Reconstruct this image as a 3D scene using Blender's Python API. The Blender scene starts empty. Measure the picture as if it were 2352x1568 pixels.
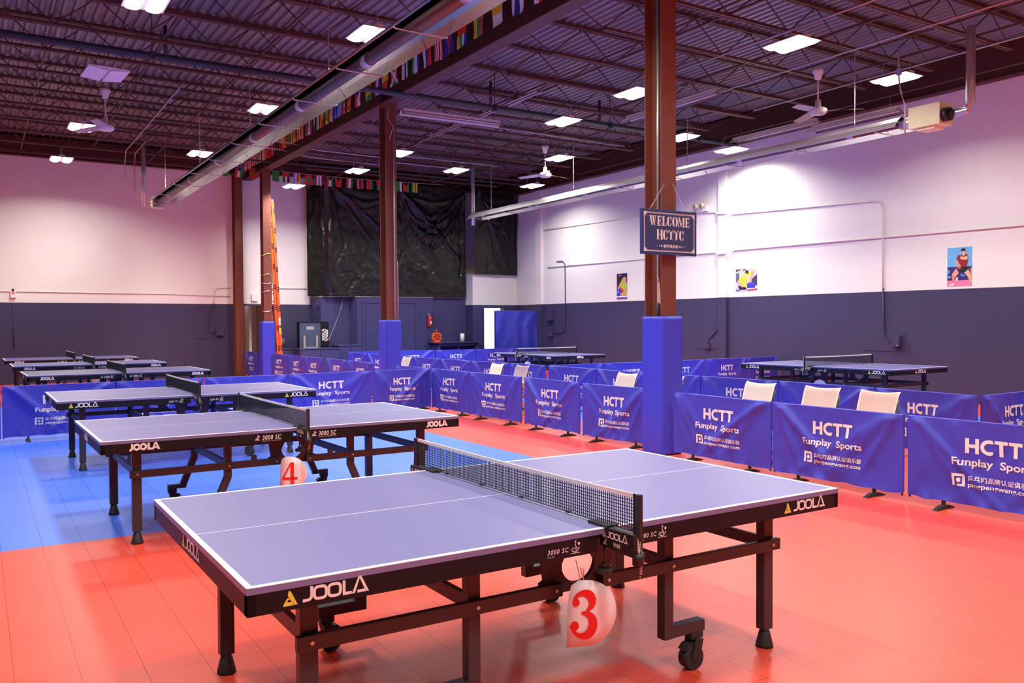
import bpy, bmesh, math, random
from mathutils import Vector, Matrix, noise
C = bpy.context.scene.collection
PI = math.pi
R = math.radians
random.seed(7)

# ------------------------------------------------------------------ materials
MATS = {}
def srgb(r, g, b):
    f = lambda c: (c/255/12.92) if c/255 <= .04045 else ((c/255+.055)/1.055)**2.4
    return (f(r), f(g), f(b))
def pm(name, col, rough=.5, metal=0., var=.06, vscale=6., bump=0., bscale=60., spec=.5, coat=0.):
    m = bpy.data.materials.new(name); m.use_nodes = True
    nt = m.node_tree; b = nt.nodes['Principled BSDF']
    tc = nt.nodes.new('ShaderNodeTexCoord')
    n = nt.nodes.new('ShaderNodeTexNoise'); n.inputs['Scale'].default_value = vscale; n.inputs['Detail'].default_value = 3
    nt.links.new(tc.outputs['Object'], n.inputs['Vector'])
    mx = nt.nodes.new('ShaderNodeMix'); mx.data_type = 'RGBA'
    mx.inputs[6].default_value = tuple(c*(1-var) for c in col)+(1,)
    mx.inputs[7].default_value = tuple(min(1, c*(1+var)) for c in col)+(1,)
    nt.links.new(n.outputs['Fac'], mx.inputs[0]); nt.links.new(mx.outputs[2], b.inputs['Base Color'])
    b.inputs['Roughness'].default_value = rough; b.inputs['Metallic'].default_value = metal
    b.inputs['Specular IOR Level'].default_value = spec
    if coat: b.inputs['Coat Weight'].default_value = coat
    if bump:
        n2 = nt.nodes.new('ShaderNodeTexNoise'); n2.inputs['Scale'].default_value = bscale; n2.inputs['Detail'].default_value = 4
        nt.links.new(tc.outputs['Object'], n2.inputs['Vector'])
        bp = nt.nodes.new('ShaderNodeBump'); bp.inputs['Strength'].default_value = bump; bp.inputs['Distance'].default_value = .01
        nt.links.new(n2.outputs['Fac'], bp.inputs['Height']); nt.links.new(bp.outputs['Normal'], b.inputs['Normal'])
    MATS[name] = m
    return m
def em(name, col, s):
    m = bpy.data.materials.new(name); m.use_nodes = True
    nt = m.node_tree; nt.nodes.remove(nt.nodes['Principled BSDF'])
    e = nt.nodes.new('ShaderNodeEmission'); e.inputs[0].default_value = tuple(col)+(1,); e.inputs[1].default_value = s
    nt.links.new(e.outputs[0], nt.nodes['Material Output'].inputs[0])
    MATS[name] = m
    return m
LAMP = 7.0
LAMPW = 126.0
M_white = pm('wall_white', (.80, .76, .73), .75, var=.02, bump=.04, bscale=60)
M_navy = pm('wall_navy', (.036, .030, .088), .62, bump=.1, bscale=60)
M_navy2 = pm('wood_navy', (.045, .04, .13), .5)
M_steel = pm('oxide_steel', (.17, .042, .024), .55, var=.15, bump=.1)
M_girdershade = pm('girder_steel_shaded', (.075, .018, .012), .6, var=.15)  # column's oxide paint darkened, standing in for shade on the beams
M_joist = pm('joist_steel', (.085, .032, .026), .6, var=.2)
M_deck = pm('deck_steel', (.23, .21, .215), .45, .3, var=.2, vscale=2.)
M_pipe = pm('pipe_dark', (.03, .034, .05), .5)
M_galv = pm('galvanised', (.55, .56, .58), .35, .7, var=.12)
M_conduit = pm('conduit_grey', (.50, .47, .46), .4, .5)
M_alu = pm('polished_aluminium', (.60, .58, .58), .2, .95, var=.04)
M_alumat = pm('mill_aluminium', (.72, .71, .68), .4, .6)
M_tube = pm('heater_tube', (.13, .10, .09), .35, .5, var=.2)
M_black = pm('black_plastic', (.012, .012, .014), .45)
M_film = pm('black_film', (.020, .020, .020), .30, var=.1, bump=1.0, bscale=9, spec=.8)
M_rubber = pm('rubber', (.018, .018, .02), .6)
M_frame = pm('frame_grey', (.040, .036, .042), .42, .2)
M_apron = pm('apron_black', (.007, .006, .010), .5, spec=.25)
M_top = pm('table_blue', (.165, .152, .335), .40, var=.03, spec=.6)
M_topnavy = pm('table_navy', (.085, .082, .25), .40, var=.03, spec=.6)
M_line = pm('line_white', (.86, .86, .86), .5)
M_print = pm('print_white', (.75, .70, .70), .6)
M_yellow = pm('print_yellow', (.70, .60, .06), .6)
M_net = pm('net_navy', (.012, .014, .03), .8)
M_tape = pm('net_tape', (.82, .80, .78), .7)
M_string = pm('string', (.62, .55, .48), .8)
M_cloth = pm('barrier_cloth', (.042, .044, .46), .52, var=.05, bump=.12, bscale=240)
M_pad = pm('pad_vinyl', (.040, .048, .56), .42, var=.05, bump=.25, bscale=14)
M_curt = pm('cover_cloth', (.035, .045, .40), .38, bump=.2, bscale=30)
M_chair = pm('chair_cream', (.90, .83, .72), .5)
M_wood = pm('pine', (.55, .27, .10), .5, var=.2)
M_orange = pm('ladder_orange', (.85, .11, .015), .45)
M_red = pm('enamel_red', (.55, .03, .02), .35)
M_signblue = pm('sign_blue', (.018, .030, .14), .5)
M_card = pm('card_white', (.80, .72, .74), .6)
M_cardp = pm('card_pink', (.80, .33, .32), .6)
M_num = pm('number_red', (.70, .01, .008), .6)
M_fan = pm('fan_white', (.78, .76, .74), .4)
M_cream = pm('cream_plaster', (.70, .55, .38), .7)
M_boxy = pm('burner_cream', (.80, .80, .45), .5)
M_tan = pm('tan_tag', (.50, .33, .20), .7)
M_ball = pm('ball_grey', (.08, .08, .09), .4)
M_tblgrey = pm('table_underside', (.06, .075, .14), .5)
M_lamp = em('lamp_lens', (1.0, .945, .915), LAMP)
M_lit = em('lit_room_glow', (1.0, .97, .92), 1.6)
FC = {'r': (.62, .02, .015), 'g': (.02, .30, .05), 'b': (.015, .03, .28), 'w': (.80, .78, .76), 'y': (.78, .50, .02), 'k': (.012, .012, .012),
      'o': (.70, .18, .02), 's': (.22, .30, .75)}
FM = {k: pm('flag_'+k, v, .7) for k, v in FC.items()}

def floor_mat():
    m = bpy.data.materials.new('court_tiles'); m.use_nodes = True
    nt = m.node_tree; L = nt.links; b = nt.nodes['Principled BSDF']
    def math_(op, a, c=None):
        n = nt.nodes.new('ShaderNodeMath'); n.operation = op
        for i, v in enumerate((a, c)):
            if v is None: continue
            if isinstance(v, (int, float)): n.inputs[i].default_value = v
            else: L.new(v, n.inputs[i])
        return n.outputs[0]
    g = nt.nodes.new('ShaderNodeNewGeometry'); s = nt.nodes.new('ShaderNodeSeparateXYZ'); L.new(g.outputs['Position'], s.inputs[0])
    X, Y = s.outputs[0], s.outputs[1]
    # blue courts: left court and the courts beyond the barriers
    left = math_('MULTIPLY', math_('MULTIPLY', math_('GREATER_THAN', Y, 6.72), math_('LESS_THAN', Y, 18.5)), math_('MULTIPLY', math_('LESS_THAN', X, 5.37), math_('GREATER_THAN', X, -3.6)))
    right = math_('MULTIPLY', math_('GREATER_THAN', X, 7.95), math_('MULTIPLY', math_('LESS_THAN', X, 13.6), math_('GREATER_THAN', Y, 6.72)))
    blue = math_('MAXIMUM', left, right)  # unseen outer limits shaped to tune the blue bounced onto walls
    def edge(v, off):
        f = math_('FRACT', math_('DIVIDE', math_('SUBTRACT', v, off), .2505))
        d = math_('ABSOLUTE', math_('SUBTRACT', f, .5))
        return math_('GREATER_THAN', d, .4915)
    gx, gy = edge(X, 3.619-25.05), edge(Y, 2.496-25.05)
    seam = math_('MAXIMUM', gx, math_('MULTIPLY', gy, .65))
    wn = nt.nodes.new('ShaderNodeTexWhiteNoise'); wn.noise_dimensions = '2D'
    cb = nt.nodes.new('ShaderNodeCombineXYZ')
    L.new(math_('FLOOR', math_('DIVIDE', math_('SUBTRACT', X, 3.619-25.05), .2505)), cb.inputs[0])
    L.new(math_('FLOOR', math_('DIVIDE', math_('SUBTRACT', Y, 2.496-25.05), .2505)), cb.inputs[1])
    L.new(cb.outputs[0], wn.inputs['Vector'])
    no = nt.nodes.new('ShaderNodeTexNoise'); no.inputs['Scale'].default_value = 1.3; no.inputs['Detail'].default_value = 4
    L.new(g.outputs['Position'], no.inputs['Vector'])
    c = nt.nodes.new('ShaderNodeMix'); c.data_type = 'RGBA'; L.new(blue, c.inputs[0])
    c.inputs[6].default_value = (.82, .078, .038, 1); c.inputs[7].default_value = (.075, .20, .95, 1)
    hv = nt.nodes.new('ShaderNodeHueSaturation'); L.new(c.outputs[2], hv.inputs['Color'])
    L.new(math_('ADD', math_('ADD', math_('MULTIPLY', wn.outputs['Value'], .05), math_('MULTIPLY', no.outputs['Fac'], .08)), .93), hv.inputs['Value'])
    d = nt.nodes.new('ShaderNodeMix'); d.data_type = 'RGBA'; d.blend_type = 'MULTIPLY'
    L.new(math_('MULTIPLY', seam, .62), d.inputs[0]); L.new(hv.outputs[0], d.inputs[6]); d.inputs[7].default_value = (.12, .12, .12, 1)
    L.new(d.outputs[2], b.inputs['Base Color'])
    b.inputs['Roughness'].default_value = .36; b.inputs['Specular IOR Level'].default_value = .55
    bp = nt.nodes.new('ShaderNodeBump'); bp.inputs['Strength'].default_value = .4; bp.inputs['Distance'].default_value = .003; bp.invert = True
    L.new(seam, bp.inputs['Height']); L.new(bp.outputs[0], b.inputs['Normal'])
    return m
M_floor = floor_mat()

# ------------------------------------------------------------------ mesh helpers
class MB:
    def __init__(s): s.bm = bmesh.new()
    def box(s, x0, x1, y0, y1, z0, z1, mat=0, bev=0, mtx=None):
        vs = [s.bm.verts.new((x, y, z)) for z in (z0, z1) for y in (y0, y1) for x in (x0, x1)]
        fs = [s.bm.faces.new([vs[i] for i in q]) for q in ((0,2,3,1),(4,5,7,6),(0,1,5,4),(2,6,7,3),(0,4,6,2),(1,3,7,5))]
        for f in fs: f.material_index = mat
        if bev:
            es = list({e for f in fs for e in f.edges})
            r = bmesh.ops.bevel(s.bm, geom=es, offset=bev, segments=2, profile=.6, affect='EDGES')
            for f in r['faces']: f.material_index = mat
            if mtx is not None:
                vv = {v for f in s.bm.faces if f.is_valid and f in r['faces'] for v in f.verts}
                for f in fs:
                    if f.is_valid: vv.update(f.verts)
                for v in vv: v.co = mtx @ v.co
        elif mtx is not None:
            for v in vs: v.co = mtx @ v.co
        return s
    def beam(s, p0, p1, w, h, mat=0, up=(0, 0, 1)):
        p0, p1 = Vector(p0), Vector(p1); d = (p1-p0); l = d.length; d.normalize()
        u = Vector(up); 
        if abs(d.dot(u)) > .98: u = Vector((0, 1, 0))
        a = d.cross(u).normalized(); b = a.cross(d).normalized()
        vs = [s.bm.verts.new(p + a*(sx*w/2) + b*(sz*h/2)) for p in (p0, p1) for sx, sz in ((-1,-1),(1,-1),(1,1),(-1,1))]
        for q in ((3,2,1,0),(4,5,6,7),(0,1,5,4),(1,2,6,5),(2,3,7,6),(3,0,4,7)):
            s.bm.faces.new([vs[i] for i in q]).material_index = mat
        return s
    def cyl(s, p0, p1, r0, r1=None, n=12, mat=0, cap=True):
        if r1 is None: r1 = r0
        p0, p1 = Vector(p0), Vector(p1); d = (p1-p0).normalized()
        u = Vector((0, 0, 1)) if abs(d.z) < .9 else Vector((1, 0, 0))
        a = d.cross(u).normalized(); b = d.cross(a)
        A = [s.bm.verts.new(p0+(a*math.cos(t)+b*math.sin(t))*r0) for t in (2*PI*i/n for i in range(n))]
        B = [s.bm.verts.new(p1+(a*math.cos(t)+b*math.sin(t))*r1) for t in (2*PI*i/n for i in range(n))]
        for i in range(n):
            f = s.bm.faces.new((A[i], A[(i+1) % n], B[(i+1) % n], B[i])); f.smooth = True; f.material_index = mat
        if cap:
            s.bm.faces.new(A[::-1]).material_index = mat; s.bm.faces.new(B).material_index = mat
        return s
    def tube(s, pts, r, n=8, mat=0):
        pts = [Vector(p) for p in pts]; rings = []
        for i, p in enumerate(pts):
            d = (pts[min(i+1, len(pts)-1)]-pts[max(i-1, 0)]).normalized()
            u = Vector((0, 0, 1)) if abs(d.z) < .95 else Vector((1, 0, 0))
            a = d.cross(u).normalized(); b = d.cross(a)
            rings.append([s.bm.verts.new(p+(a*math.cos(t)+b*math.sin(t))*r) for t in (2*PI*k/n for k in range(n))])
        for A, B in zip(rings, rings[1:]):
            for k in range(n):
                f = s.bm.faces.new((A[k], A[(k+1) % n], B[(k+1) % n], B[k])); f.smooth = True; f.material_index = mat
        s.bm.faces.new(rings[0][::-1]).material_index = mat; s.bm.faces.new(rings[-1]).material_index = mat
        return s
    def lathe(s, prof, c=(0, 0, 0), n=20, mat=0, mtx=None):
        rings = []
        for r, z in prof:
            rings.append([s.bm.verts.new(Vector((c[0]+r*math.cos(2*PI*k/n), c[1]+r*math.sin(2*PI*k/n), c[2]+z))) for k in range(n)])
        for A, B in zip(rings, rings[1:]):
            for k in range(n):
                f = s.bm.faces.new((A[k], A[(k+1) % n], B[(k+1) % n], B[k])); f.smooth = True; f.material_index = mat
        s.bm.faces.new(rings[0][::-1]).material_index = mat; s.bm.faces.new(rings[-1]).material_index = mat
        if mtx is not None:
            for ring in rings:
                for v in ring: v.co = mtx @ v.co
        return s
    def prism(s, poly, fn, t, mat=0):
        """poly: 2D outline, fn(u,v,w) -> point, thickness t along w"""
        A = [s.bm.verts.new(fn(u, v, 0)) for u, v in poly]; B = [s.bm.verts.new(fn(u, v, t)) for u, v in poly]
        n = len(poly)
        fs = [s.bm.faces.new(A[::-1]), s.bm.faces.new(B)]
        for i in range(n): fs.append(s.bm.faces.new((A[i], A[(i+1) % n], B[(i+1) % n], B[i])))
        for f in fs: f.material_index = mat
        return s
    def grid(s, nu, nv, fn, mat=0, smooth=True, matfn=None):
        vs = [[s.bm.verts.new(fn(i/nu, j/nv)) for i in range(nu+1)] for j in range(nv+1)]
        for j in range(nv):
            for i in range(nu):
                f = s.bm.faces.new((vs[j][i], vs[j][i+1], vs[j+1][i+1], vs[j+1][i])); f.smooth = smooth
                f.material_index = matfn((i+.5)/nu, (j+.5)/nv) if matfn else mat
        return vs
    def flat(s, shape, fn, mat=0):
        """shape: (verts2d, faces) placed by fn(u,v)"""
        vs = [s.bm.verts.new(fn(u, v)) for u, v in shape[0]]
        for f in shape[1]:
            try: s.bm.faces.new([vs[i] for i in f]).material_index = mat
            except ValueError: pass
        return s
    def build(s, name, mats, parent=None, smooth_angle=None, fix=True):
        if fix: bmesh.ops.recalc_face_normals(s.bm, faces=s.bm.faces)
        me = bpy.data.meshes.new(name); s.bm.to_mesh(me); s.bm.free()
        for m in (mats if isinstance(mats, (list, tuple)) else [mats]): me.materials.append(m)
        o = bpy.data.objects.new(name, me); C.objects.link(o)
        if parent is not None: o.parent = parent
        return o
def tag(o, label, cat, group=None):
    o['label'] = label; o['category'] = cat
    if group: o['group'] = group
    return o
def empty(name, loc, rz=0, label=None, cat=None, group=None):
    o = bpy.data.objects.new(name, None); C.objects.link(o); o.empty_display_size = .1
    o.location = loc; o.rotation_euler = (0, 0, rz)
    if label: tag(o, label, cat, group)
    return o
def struct(o): o['kind'] = 'structure'; return o
KIDS = {}
def kids(o): return [c for c in C.objects if c.parent == o]
def copy_tree(o, parent=None, cache={}):
    c = o.copy(); C.objects.link(c)
    if parent is not None: c.parent = parent
    for k in KIDS.setdefault(o.name, kids(o)): copy_tree(k, c)
    return c
def shade(o):
    for p in o.data.polygons: p.use_smooth = True
    return o

# ------------------------------------------------------------------ lettering
TC = {}
def text(body, off=0.0, sp=1.0, shear=0.):
    k = (body, off, sp, shear)
    if k not in TC:
        c = bpy.data.curves.new('t', 'FONT'); c.body = body; c.size = 1; c.offset = off; c.space_character = sp; c.shear = shear
        c.resolution_u = 3
        o = bpy.data.objects.new('t', c); C.objects.link(o)
        dg = bpy.context.evaluated_depsgraph_get(); dg.update()
        me = bpy.data.meshes.new_from_object(o.evaluated_get(dg))
        TC[k] = ([(v.co.x, v.co.y) for v in me.vertices], [tuple(p.vertices) for p in me.polygons])
        bpy.data.meshes.remove(me); bpy.data.objects.remove(o); bpy.data.curves.remove(c)
    return TC[k]
def fit(shape, x0, x1, y0, y1):
    xs = [v[0] for v in shape[0]]; ys = [v[1] for v in shape[0]]
    a, b, c, d = min(xs), max(xs), min(ys), max(ys)
    return ([(x0+(x-a)/(b-a)*(x1-x0), y0+(y-c)/(d-c)*(y1-y0)) for x, y in shape[0]], shape[1])
def ribbon(pts, w, closed=False):
    """2D stroke: pts list of (x,y) or (x,y,width)"""
    P = [Vector((p[0], p[1])) for p in pts]; Ws = [(p[2] if len(p) > 2 else w) for p in pts]; n = len(P); vs = []
    for i in range(n):
        a = P[(i-1) % n] if (closed or i > 0) else P[i]; b = P[(i+1) % n] if (closed or i < n-1) else P[i]
        d1 = (P[i]-a).normalized() if (P[i]-a).length > 1e-9 else (b-P[i]).normalized()
        d2 = (b-P[i]).normalized() if (b-P[i]).length > 1e-9 else d1
        t = (d1+d2); t = t.normalized() if t.length > 1e-6 else d1
        nn = Vector((-t.y, t.x)); k = max(.5, nn.dot(Vector((-d1.y, d1.x)))); h = Ws[i]/2/k
        vs += [tuple(P[i]+nn*h), tuple(P[i]-nn*h)]
    m = n if closed else n-1
    return (vs, [(2*i, 2*i+1, (2*i+3) % (2*n), (2*i+2) % (2*n)) for i in range(m)])
def poly(*pts): return (list(pts), [tuple(range(len(pts)))])
def rect(x0, x1, y0, y1): return poly((x0, y0), (x1, y0), (x1, y1), (x0, y1))
def join(*sh):
    V, F = [], []
    for v, f in sh:
        o = len(V); V += v; F += [tuple(i+o for i in q) for q in f]
    return (V, F)
def arc(cx, cy, rx, ry, a0, a1, n=10): return [(cx+rx*math.cos(R(a0+(a1-a0)*i/n)), cy+ry*math.sin(R(a0+(a1-a0)*i/n))) for i in range(n+1)]
def shift(sh, dx, dy=0, s=1): return ([(x*s+dx, y*s+dy) for x, y in sh[0]], sh[1])
def squircle(cx, cy, rx, ry, n=28, e=.62):
    f = lambda c: math.copysign(abs(c)**e, c)
    return [(cx+rx*f(math.cos(2*PI*i/n)), cy+ry*f(math.sin(2*PI*i/n))) for i in range(n)]
def joola(w=.2):
    """maker's word mark, unit height, new rounded style"""
    J = ribbon([(.62, 1), (.62, .42)] + arc(.30, .42, .32, .32, 0, -70, 6) + [(.0, .10)], w)
    O1 = ribbon(squircle(1.22, .5, .42, .40), w, True); O2 = ribbon(squircle(2.22, .5, .42, .40), w, True)
    Lr = join(rect(2.80, 2.80+w, 0, 1), rect(2.80+w, 3.45, 0, w))
    A = join(poly((3.46, 0), (3.46+w*1.1, 0), (4.06+w*.25, 1.18), (3.98, 1.18)), poly((4.02-w*.3, 1.18), (4.06+w*.35, 1.18), (4.72, 0), (4.72-w*1.2, 0)), rect(3.86, 4.55, 0, w))
    return join(J, O1, O2, Lr, A)
def joola_old():
    w = .30
    J = ribbon([(.55, 1), (.55, .40)] + arc(.32, .40, .23, .28, 0, -120, 6), w)
    O1 = ribbon(arc(1.15, .5, .36, .36, 0, 345, 22), w, True); O2 = ribbon(arc(2.02, .5, .36, .36, 0, 345, 22), w, True)
    Lr = join(rect(2.58, 2.58+w, 0, 1), rect(2.58+w, 3.15, 0, w))
    A = join(poly((3.10, 0), (3.42, 0), (3.75, 1.05), (3.55, 1.05)), poly((3.60, 1.05), (3.80, 1.05), (4.28, 0), (3.92, 0)), rect(3.45, 4.0, .18, .42))
    return join(J, O1, O2, Lr, A)
def tri_mark():
    return join(poly((.42, 1), (.56, .92), (1.0, 0), (.72, 0)), poly((.0, 0), (.8, 0), (.72, .24), (.12, .24)), poly((.12, .24), (.3, .52), (.46, .52), (.46, .40), (.36, .40), (.30, .24)),
                poly((.42, 1), (.72, 0), (.6, .2), (.34, .7)))
def ittf():
    return join(ribbon([(.0, .05, .05), (1.25, .05, .05), (1.28, .0, .05)], .05), ribbon(arc(.62, .42, .34, .26, 200, 330, 8) + [(.86, .5, .1), (.66, .9, .08), (.62, 1.25, .07), (.72, 1.3, .07), (.76, 1.12, .06)], .09),
                (arc(1.12, .98, .15, .15, 0, 330, 11), [tuple(range(12))]), fit(text('ITT', .01, 1, .25), .12, .8, .28, .62), fit(text('F', .01, 1, .25), .98, 1.22, .28, .62))
def ball_man():
    return join(ribbon([(0, .05), (1, .05)], .07), ribbon(arc(.45, .35, .32, .18, 180, 360, 8), .12), ribbon([(.3, .35), (.62, .55), (.95, .8)], .16), (arc(.6, .85, .12, .12, 0, 330, 11), [tuple(range(12))]))

# ------------------------------------------------------------------ camera
TH, PT, RL, FPX, CH = R(32.2289), .0222824, .00517084, 1948.11, 1.54296
def make_camera():
    cam = bpy.data.cameras.new('camera'); o = bpy.data.objects.new('camera', cam); C.objects.link(o)
    cam.sensor_width = 36; cam.lens = FPX/2352*36; cam.clip_end = 200
    rz = lambda v: Vector((v[0]*math.cos(TH)+v[1]*math.sin(TH), -v[0]*math.sin(TH)+v[1]*math.cos(TH), v[2]))
    r0 = Vector((1, 0, 0)); fw = Vector((0, math.cos(PT), -math.sin(PT))); up = Vector((0, math.sin(PT), math.cos(PT)))
    rt = r0*math.cos(RL)-up*math.sin(RL); u2 = r0*math.sin(RL)+up*math.cos(RL)
    rt, u2, fw = rz(rt), rz(u2), rz(fw)
    m = Matrix.Identity(4)
    for i in range(3): m[i][0], m[i][1], m[i][2], m[i][3] = rt[i], u2[i], -fw[i], (0, 0, CH)[i]
    o.matrix_world = m
    bpy.context.scene.camera = o
make_camera()

# ------------------------------------------------------------------ room shell
XL, XR, YF, YB, HT, PZ = -7.0, 15.5, -7.0, 25.5, 6.52, 2.13
b = MB(); b.box(XL-.2, XR+.2, YF-.2, YB+3, -.1, 0); struct(b.build('floor', M_floor))
def wall(name, x0, x1, y0, y1):
    b = MB(); b.box(x0, x1, y0, y1, 0, PZ, 0); b.box(x0, x1, y0, y1, PZ, HT+.1, 1)
    return struct(b.build(name, [M_navy, M_white]))
wall('wall_right', XR, XR+.2, YF, YB+.2)
wall('wall_left', XL-.2, XL, YF, YB+.2)
wall('wall_front', XL, XR, YF-.2, YF)
# back wall with the doorway beside the ladder
b = MB()
DX0, DX1, DH = 6.66, 7.62, 2.14
b.box(XL, DX0, YB, YB+.2, 0, PZ, 0); b.box(DX1, XR, YB, YB+.2, 0, PZ, 0); b.box(XL, DX0, YB, YB+.2, PZ, HT+.1, 1); b.box(DX1, XR, YB, YB+.2, PZ, HT+.1, 1); b.box(DX0, DX1, YB, YB+.2, DH, HT+.1, 1)
struct(b.build('wall_back', [M_navy, M_white]))
b = MB(); b.box(DX0, DX0+.05, YB-.02, YB+.2, 0, DH); b.box(DX1-.05, DX1, YB-.02, YB+.2, 0, DH); b.box(DX0, DX1, YB-.02, YB+.2, DH-.05, DH)
struct(b.build('trim_1', M_navy2))
# corridor behind the doorway
b = MB(); b.box(DX0-.25, DX0-.05, YB+.2, YB+2.6, 0, 2.6, 0); b.box(DX1+.1, DX1+.3, YB+.2, YB+2.6, 0, 2.6, 0); b.box(DX0-.25, DX1+.3, YB+2.4, YB+2.6, 0, 2.6, 1); b.box(DX0-.25, DX1+.3, YB+.2, YB+2.6, 2.6, 2.7, 1)
b.box(DX0+.42, DX0+.5, YB+.9, YB+2.4, 0, 2.6, 1)
struct(b.build('wall_corridor', [M_cream, M_white]))
b = MB(); b.box(DX0+.2, DX0+.6, YB+1.0, YB+1.3, 2.585, 2.599); o = b.build('corridor_light', M_lamp); tag(o, 'small ceiling lamp inside the corridor behind the ladder doorway', 'lamp')
# wall pilasters
for i, (y, w) in enumerate(((14.82, .26), (22.85, .34))):
    b = MB(); b.box(XR-.09, XR, y-w/2, y+w/2, 0, PZ, 0, .006); b.box(XR-.09, XR, y-w/2, y+w/2, PZ, 5.82, 1, .006)
    struct(b.build('trim_%d' % (i+2), [M_navy, M_white]))
# steel wall girts / edge beams along the top of the walls
def ibeam(mb, p0, p1, h, w, tw=.012, tf=.018):
    x0, y0, z = p0; x1, y1, _ = p1
    mb.beam((x0, y0, z+tf/2), (x1, y1, z+tf/2), w, tf); mb.beam((x0, y0, z+h-tf/2), (x1, y1, z+h-tf/2), w, tf); mb.beam((x0, y0, z+h/2), (x1, y1, z+h/2), tw, h-2*tf)
b = MB(); ibeam(b, (XL, YB-.12, 5.92), (6.5, YB-.12, 5.92), .5, .2); b.box(XL, 6.5, YB-.03, YB, 5.95, HT); struct(b.build('beam_back', M_girdershade))
b = MB(); ibeam(b, (7.1, YB-.12, 6.0), (XR, YB-.12, 6.0), .42, .2); b.box(7.1, XR, YB-.03, YB, 6.02, HT); struct(b.build('beam_back', M_girdershade))
b = MB(); ibeam(b, (XR-.12, YF, 5.80), (XR-.12, YB-.3, 5.80), .6, .2); b.box(XR-.03, XR, YF, YB, 5.82, HT); struct(b.build('beam_right', M_girdershade))
# roof deck, ribs along Y
b = MB()
pr = [(0, 0), (.055, 0), (.075, .038), (.135, .038), (.152, 0)]
xs = []; x = XL
while x < XR+.1:
    for u, v in pr[:-1]: xs.append((x+u, v))
    x += .152
prev = None
for X, dz in xs:
    cur = (b.bm.verts.new((X, YF, 6.46+dz)), b.bm.verts.new((X, YB+.1, 6.46+dz)))
    if prev: b.bm.faces.new((prev[0], cur[0], cur[1], prev[1]))
    prev = cur
b.box(XL-.2, XR+.2, YF-.2, YB+.3, 6.56, 6.66)
struct(b.build('ceiling', M_deck))
# main girder over the column line
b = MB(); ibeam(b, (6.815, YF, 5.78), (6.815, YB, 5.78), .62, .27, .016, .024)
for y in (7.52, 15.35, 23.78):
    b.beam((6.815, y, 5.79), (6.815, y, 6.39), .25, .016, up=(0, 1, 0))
struct(b.build('roof_girder', M_girdershade))
# columns
def column(x, y, zt=5.78):
    b = MB(); d, w = .29, .226
    b.box(x-w/2, x+w/2, y-d/2, y-d/2+.018, 0, zt); b.box(x-w/2, x+w/2, y+d/2-.018, y+d/2, 0, zt); b.box(x-.007, x+.007, y-d/2+.018, y+d/2-.018, 0, zt)
    b.box(x-w/2-.03, x+w/2+.03, y-d/2-.02, y+d/2+.02, zt-.02, zt); b.box(x-w/2-.05, x+w/2+.05, y-d/2-.03, y+d/2+.03, 0, .02)
    return struct(b.build('steel_column', M_steel))
COLS = [(6.803, 7.515), (6.84, 15.36), (6.86, 23.75)]
for x, y in COLS: column(x, y)
column(6.49, 25.32, 5.92)
# open web joists, spanning X in both bays
TOPZ, BOTZ = 6.44, 5.90
jy = [24.8-1.34*k for k in range(-0, 24)]
def joist_parts(x0, x1):
    t = MB(); t.beam((x0, -.032, TOPZ-.02), (x1, -.032, TOPZ-.02), .045, .045); t.beam((x0, .032, TOPZ-.02), (x1, .032, TOPZ-.02), .045, .045)
    e = 1.05
    l = MB(); l.beam((x0+e, -.03, BOTZ+.02), (x1-e, -.03, BOTZ+.02), .04, .04); l.beam((x0+e, .03, BOTZ+.02), (x1-e, .03, BOTZ+.02), .04, .04)
    w = MB(); n = max(4, round((x1-x0-2*e)/1.15)); st = (x1-x0-2*e)/n
    w.cyl((x0+.1, 0, TOPZ-.03), (x0+e, 0, BOTZ+.03), .011, n=6); w.cyl((x1-.1, 0, TOPZ-.03), (x1-e, 0, BOTZ+.03), .011, n=6)
    for i in range(n):
        a = x0+e+i*st
        w.cyl((a, 0, BOTZ+.03), (a+st/2, 0, TOPZ-.03), .010, n=6); w.cyl((a+st/2, 0, TOPZ-.03), (a+st, 0, BOTZ+.03), .010, n=6)
    return t, l, w
def joist(x0, x1):
    root = empty('roof_joist', (0, 0, 0))
    t, l, w = joist_parts(x0, x1)
    t.build('top_chord', M_joist, root); l.build('bottom_chord', M_joist, root); w.build('web', M_joist, root)
    return struct(root)
for bay, (x0, x1) in enumerate(((XL+.02, 6.70), (6.93, XR-.22))):
    first = None
    for y in jy:
        o = joist(x0, x1) if first is None else copy_tree(first)
        first = first or o
        o.location = (0, y, 0)
# bridging angles between the joists
for x in (-2.2, 1.0, 4.0, 9.2, 11.2, 13.2):
    b = MB(); b.beam((x, YF+.1, BOTZ+.055), (x, 25.3, BOTZ+.055), .03, .03); struct(b.build('joist_bridging', M_joist))

# ------------------------------------------------------------------ office block across the back right
b = MB()
def ppoly(mb, pts, z0, z1, mat):
    for (xa, ya), (xb, yb) in zip(pts, pts[1:]):
        vs = [mb.bm.verts.new(p) for p in ((xa, ya, z0), (xb, yb, z0), (xb, yb, z1), (xa, ya, z1))]
        mb.bm.faces.new(vs).material_index = mat
OFF = [(8.72, 25.5), (8.86, 24.95), (9.76, 24.95), (9.90, 24.62), (12.5, 24.62), (12.52, 24.75), (13.82, 24.75)]
ppoly(b, OFF, 0, 2.36, 0)
b.bm.faces.new([b.bm.verts.new((x, y, 2.36)) for x, y in OFF] + [b.bm.verts.new((13.82, 25.5, 2.36))])
struct(b.build('wall_office', M_navy2, fix=False))
b = MB(); 
for (xa, ya), (xb, yb) in zip(OFF, OFF[1:]): b.beam((xa, ya, 2.366), (xb, yb, 2.366), .05, .012)
struct(b.build('trim_4', M_cream))
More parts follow.
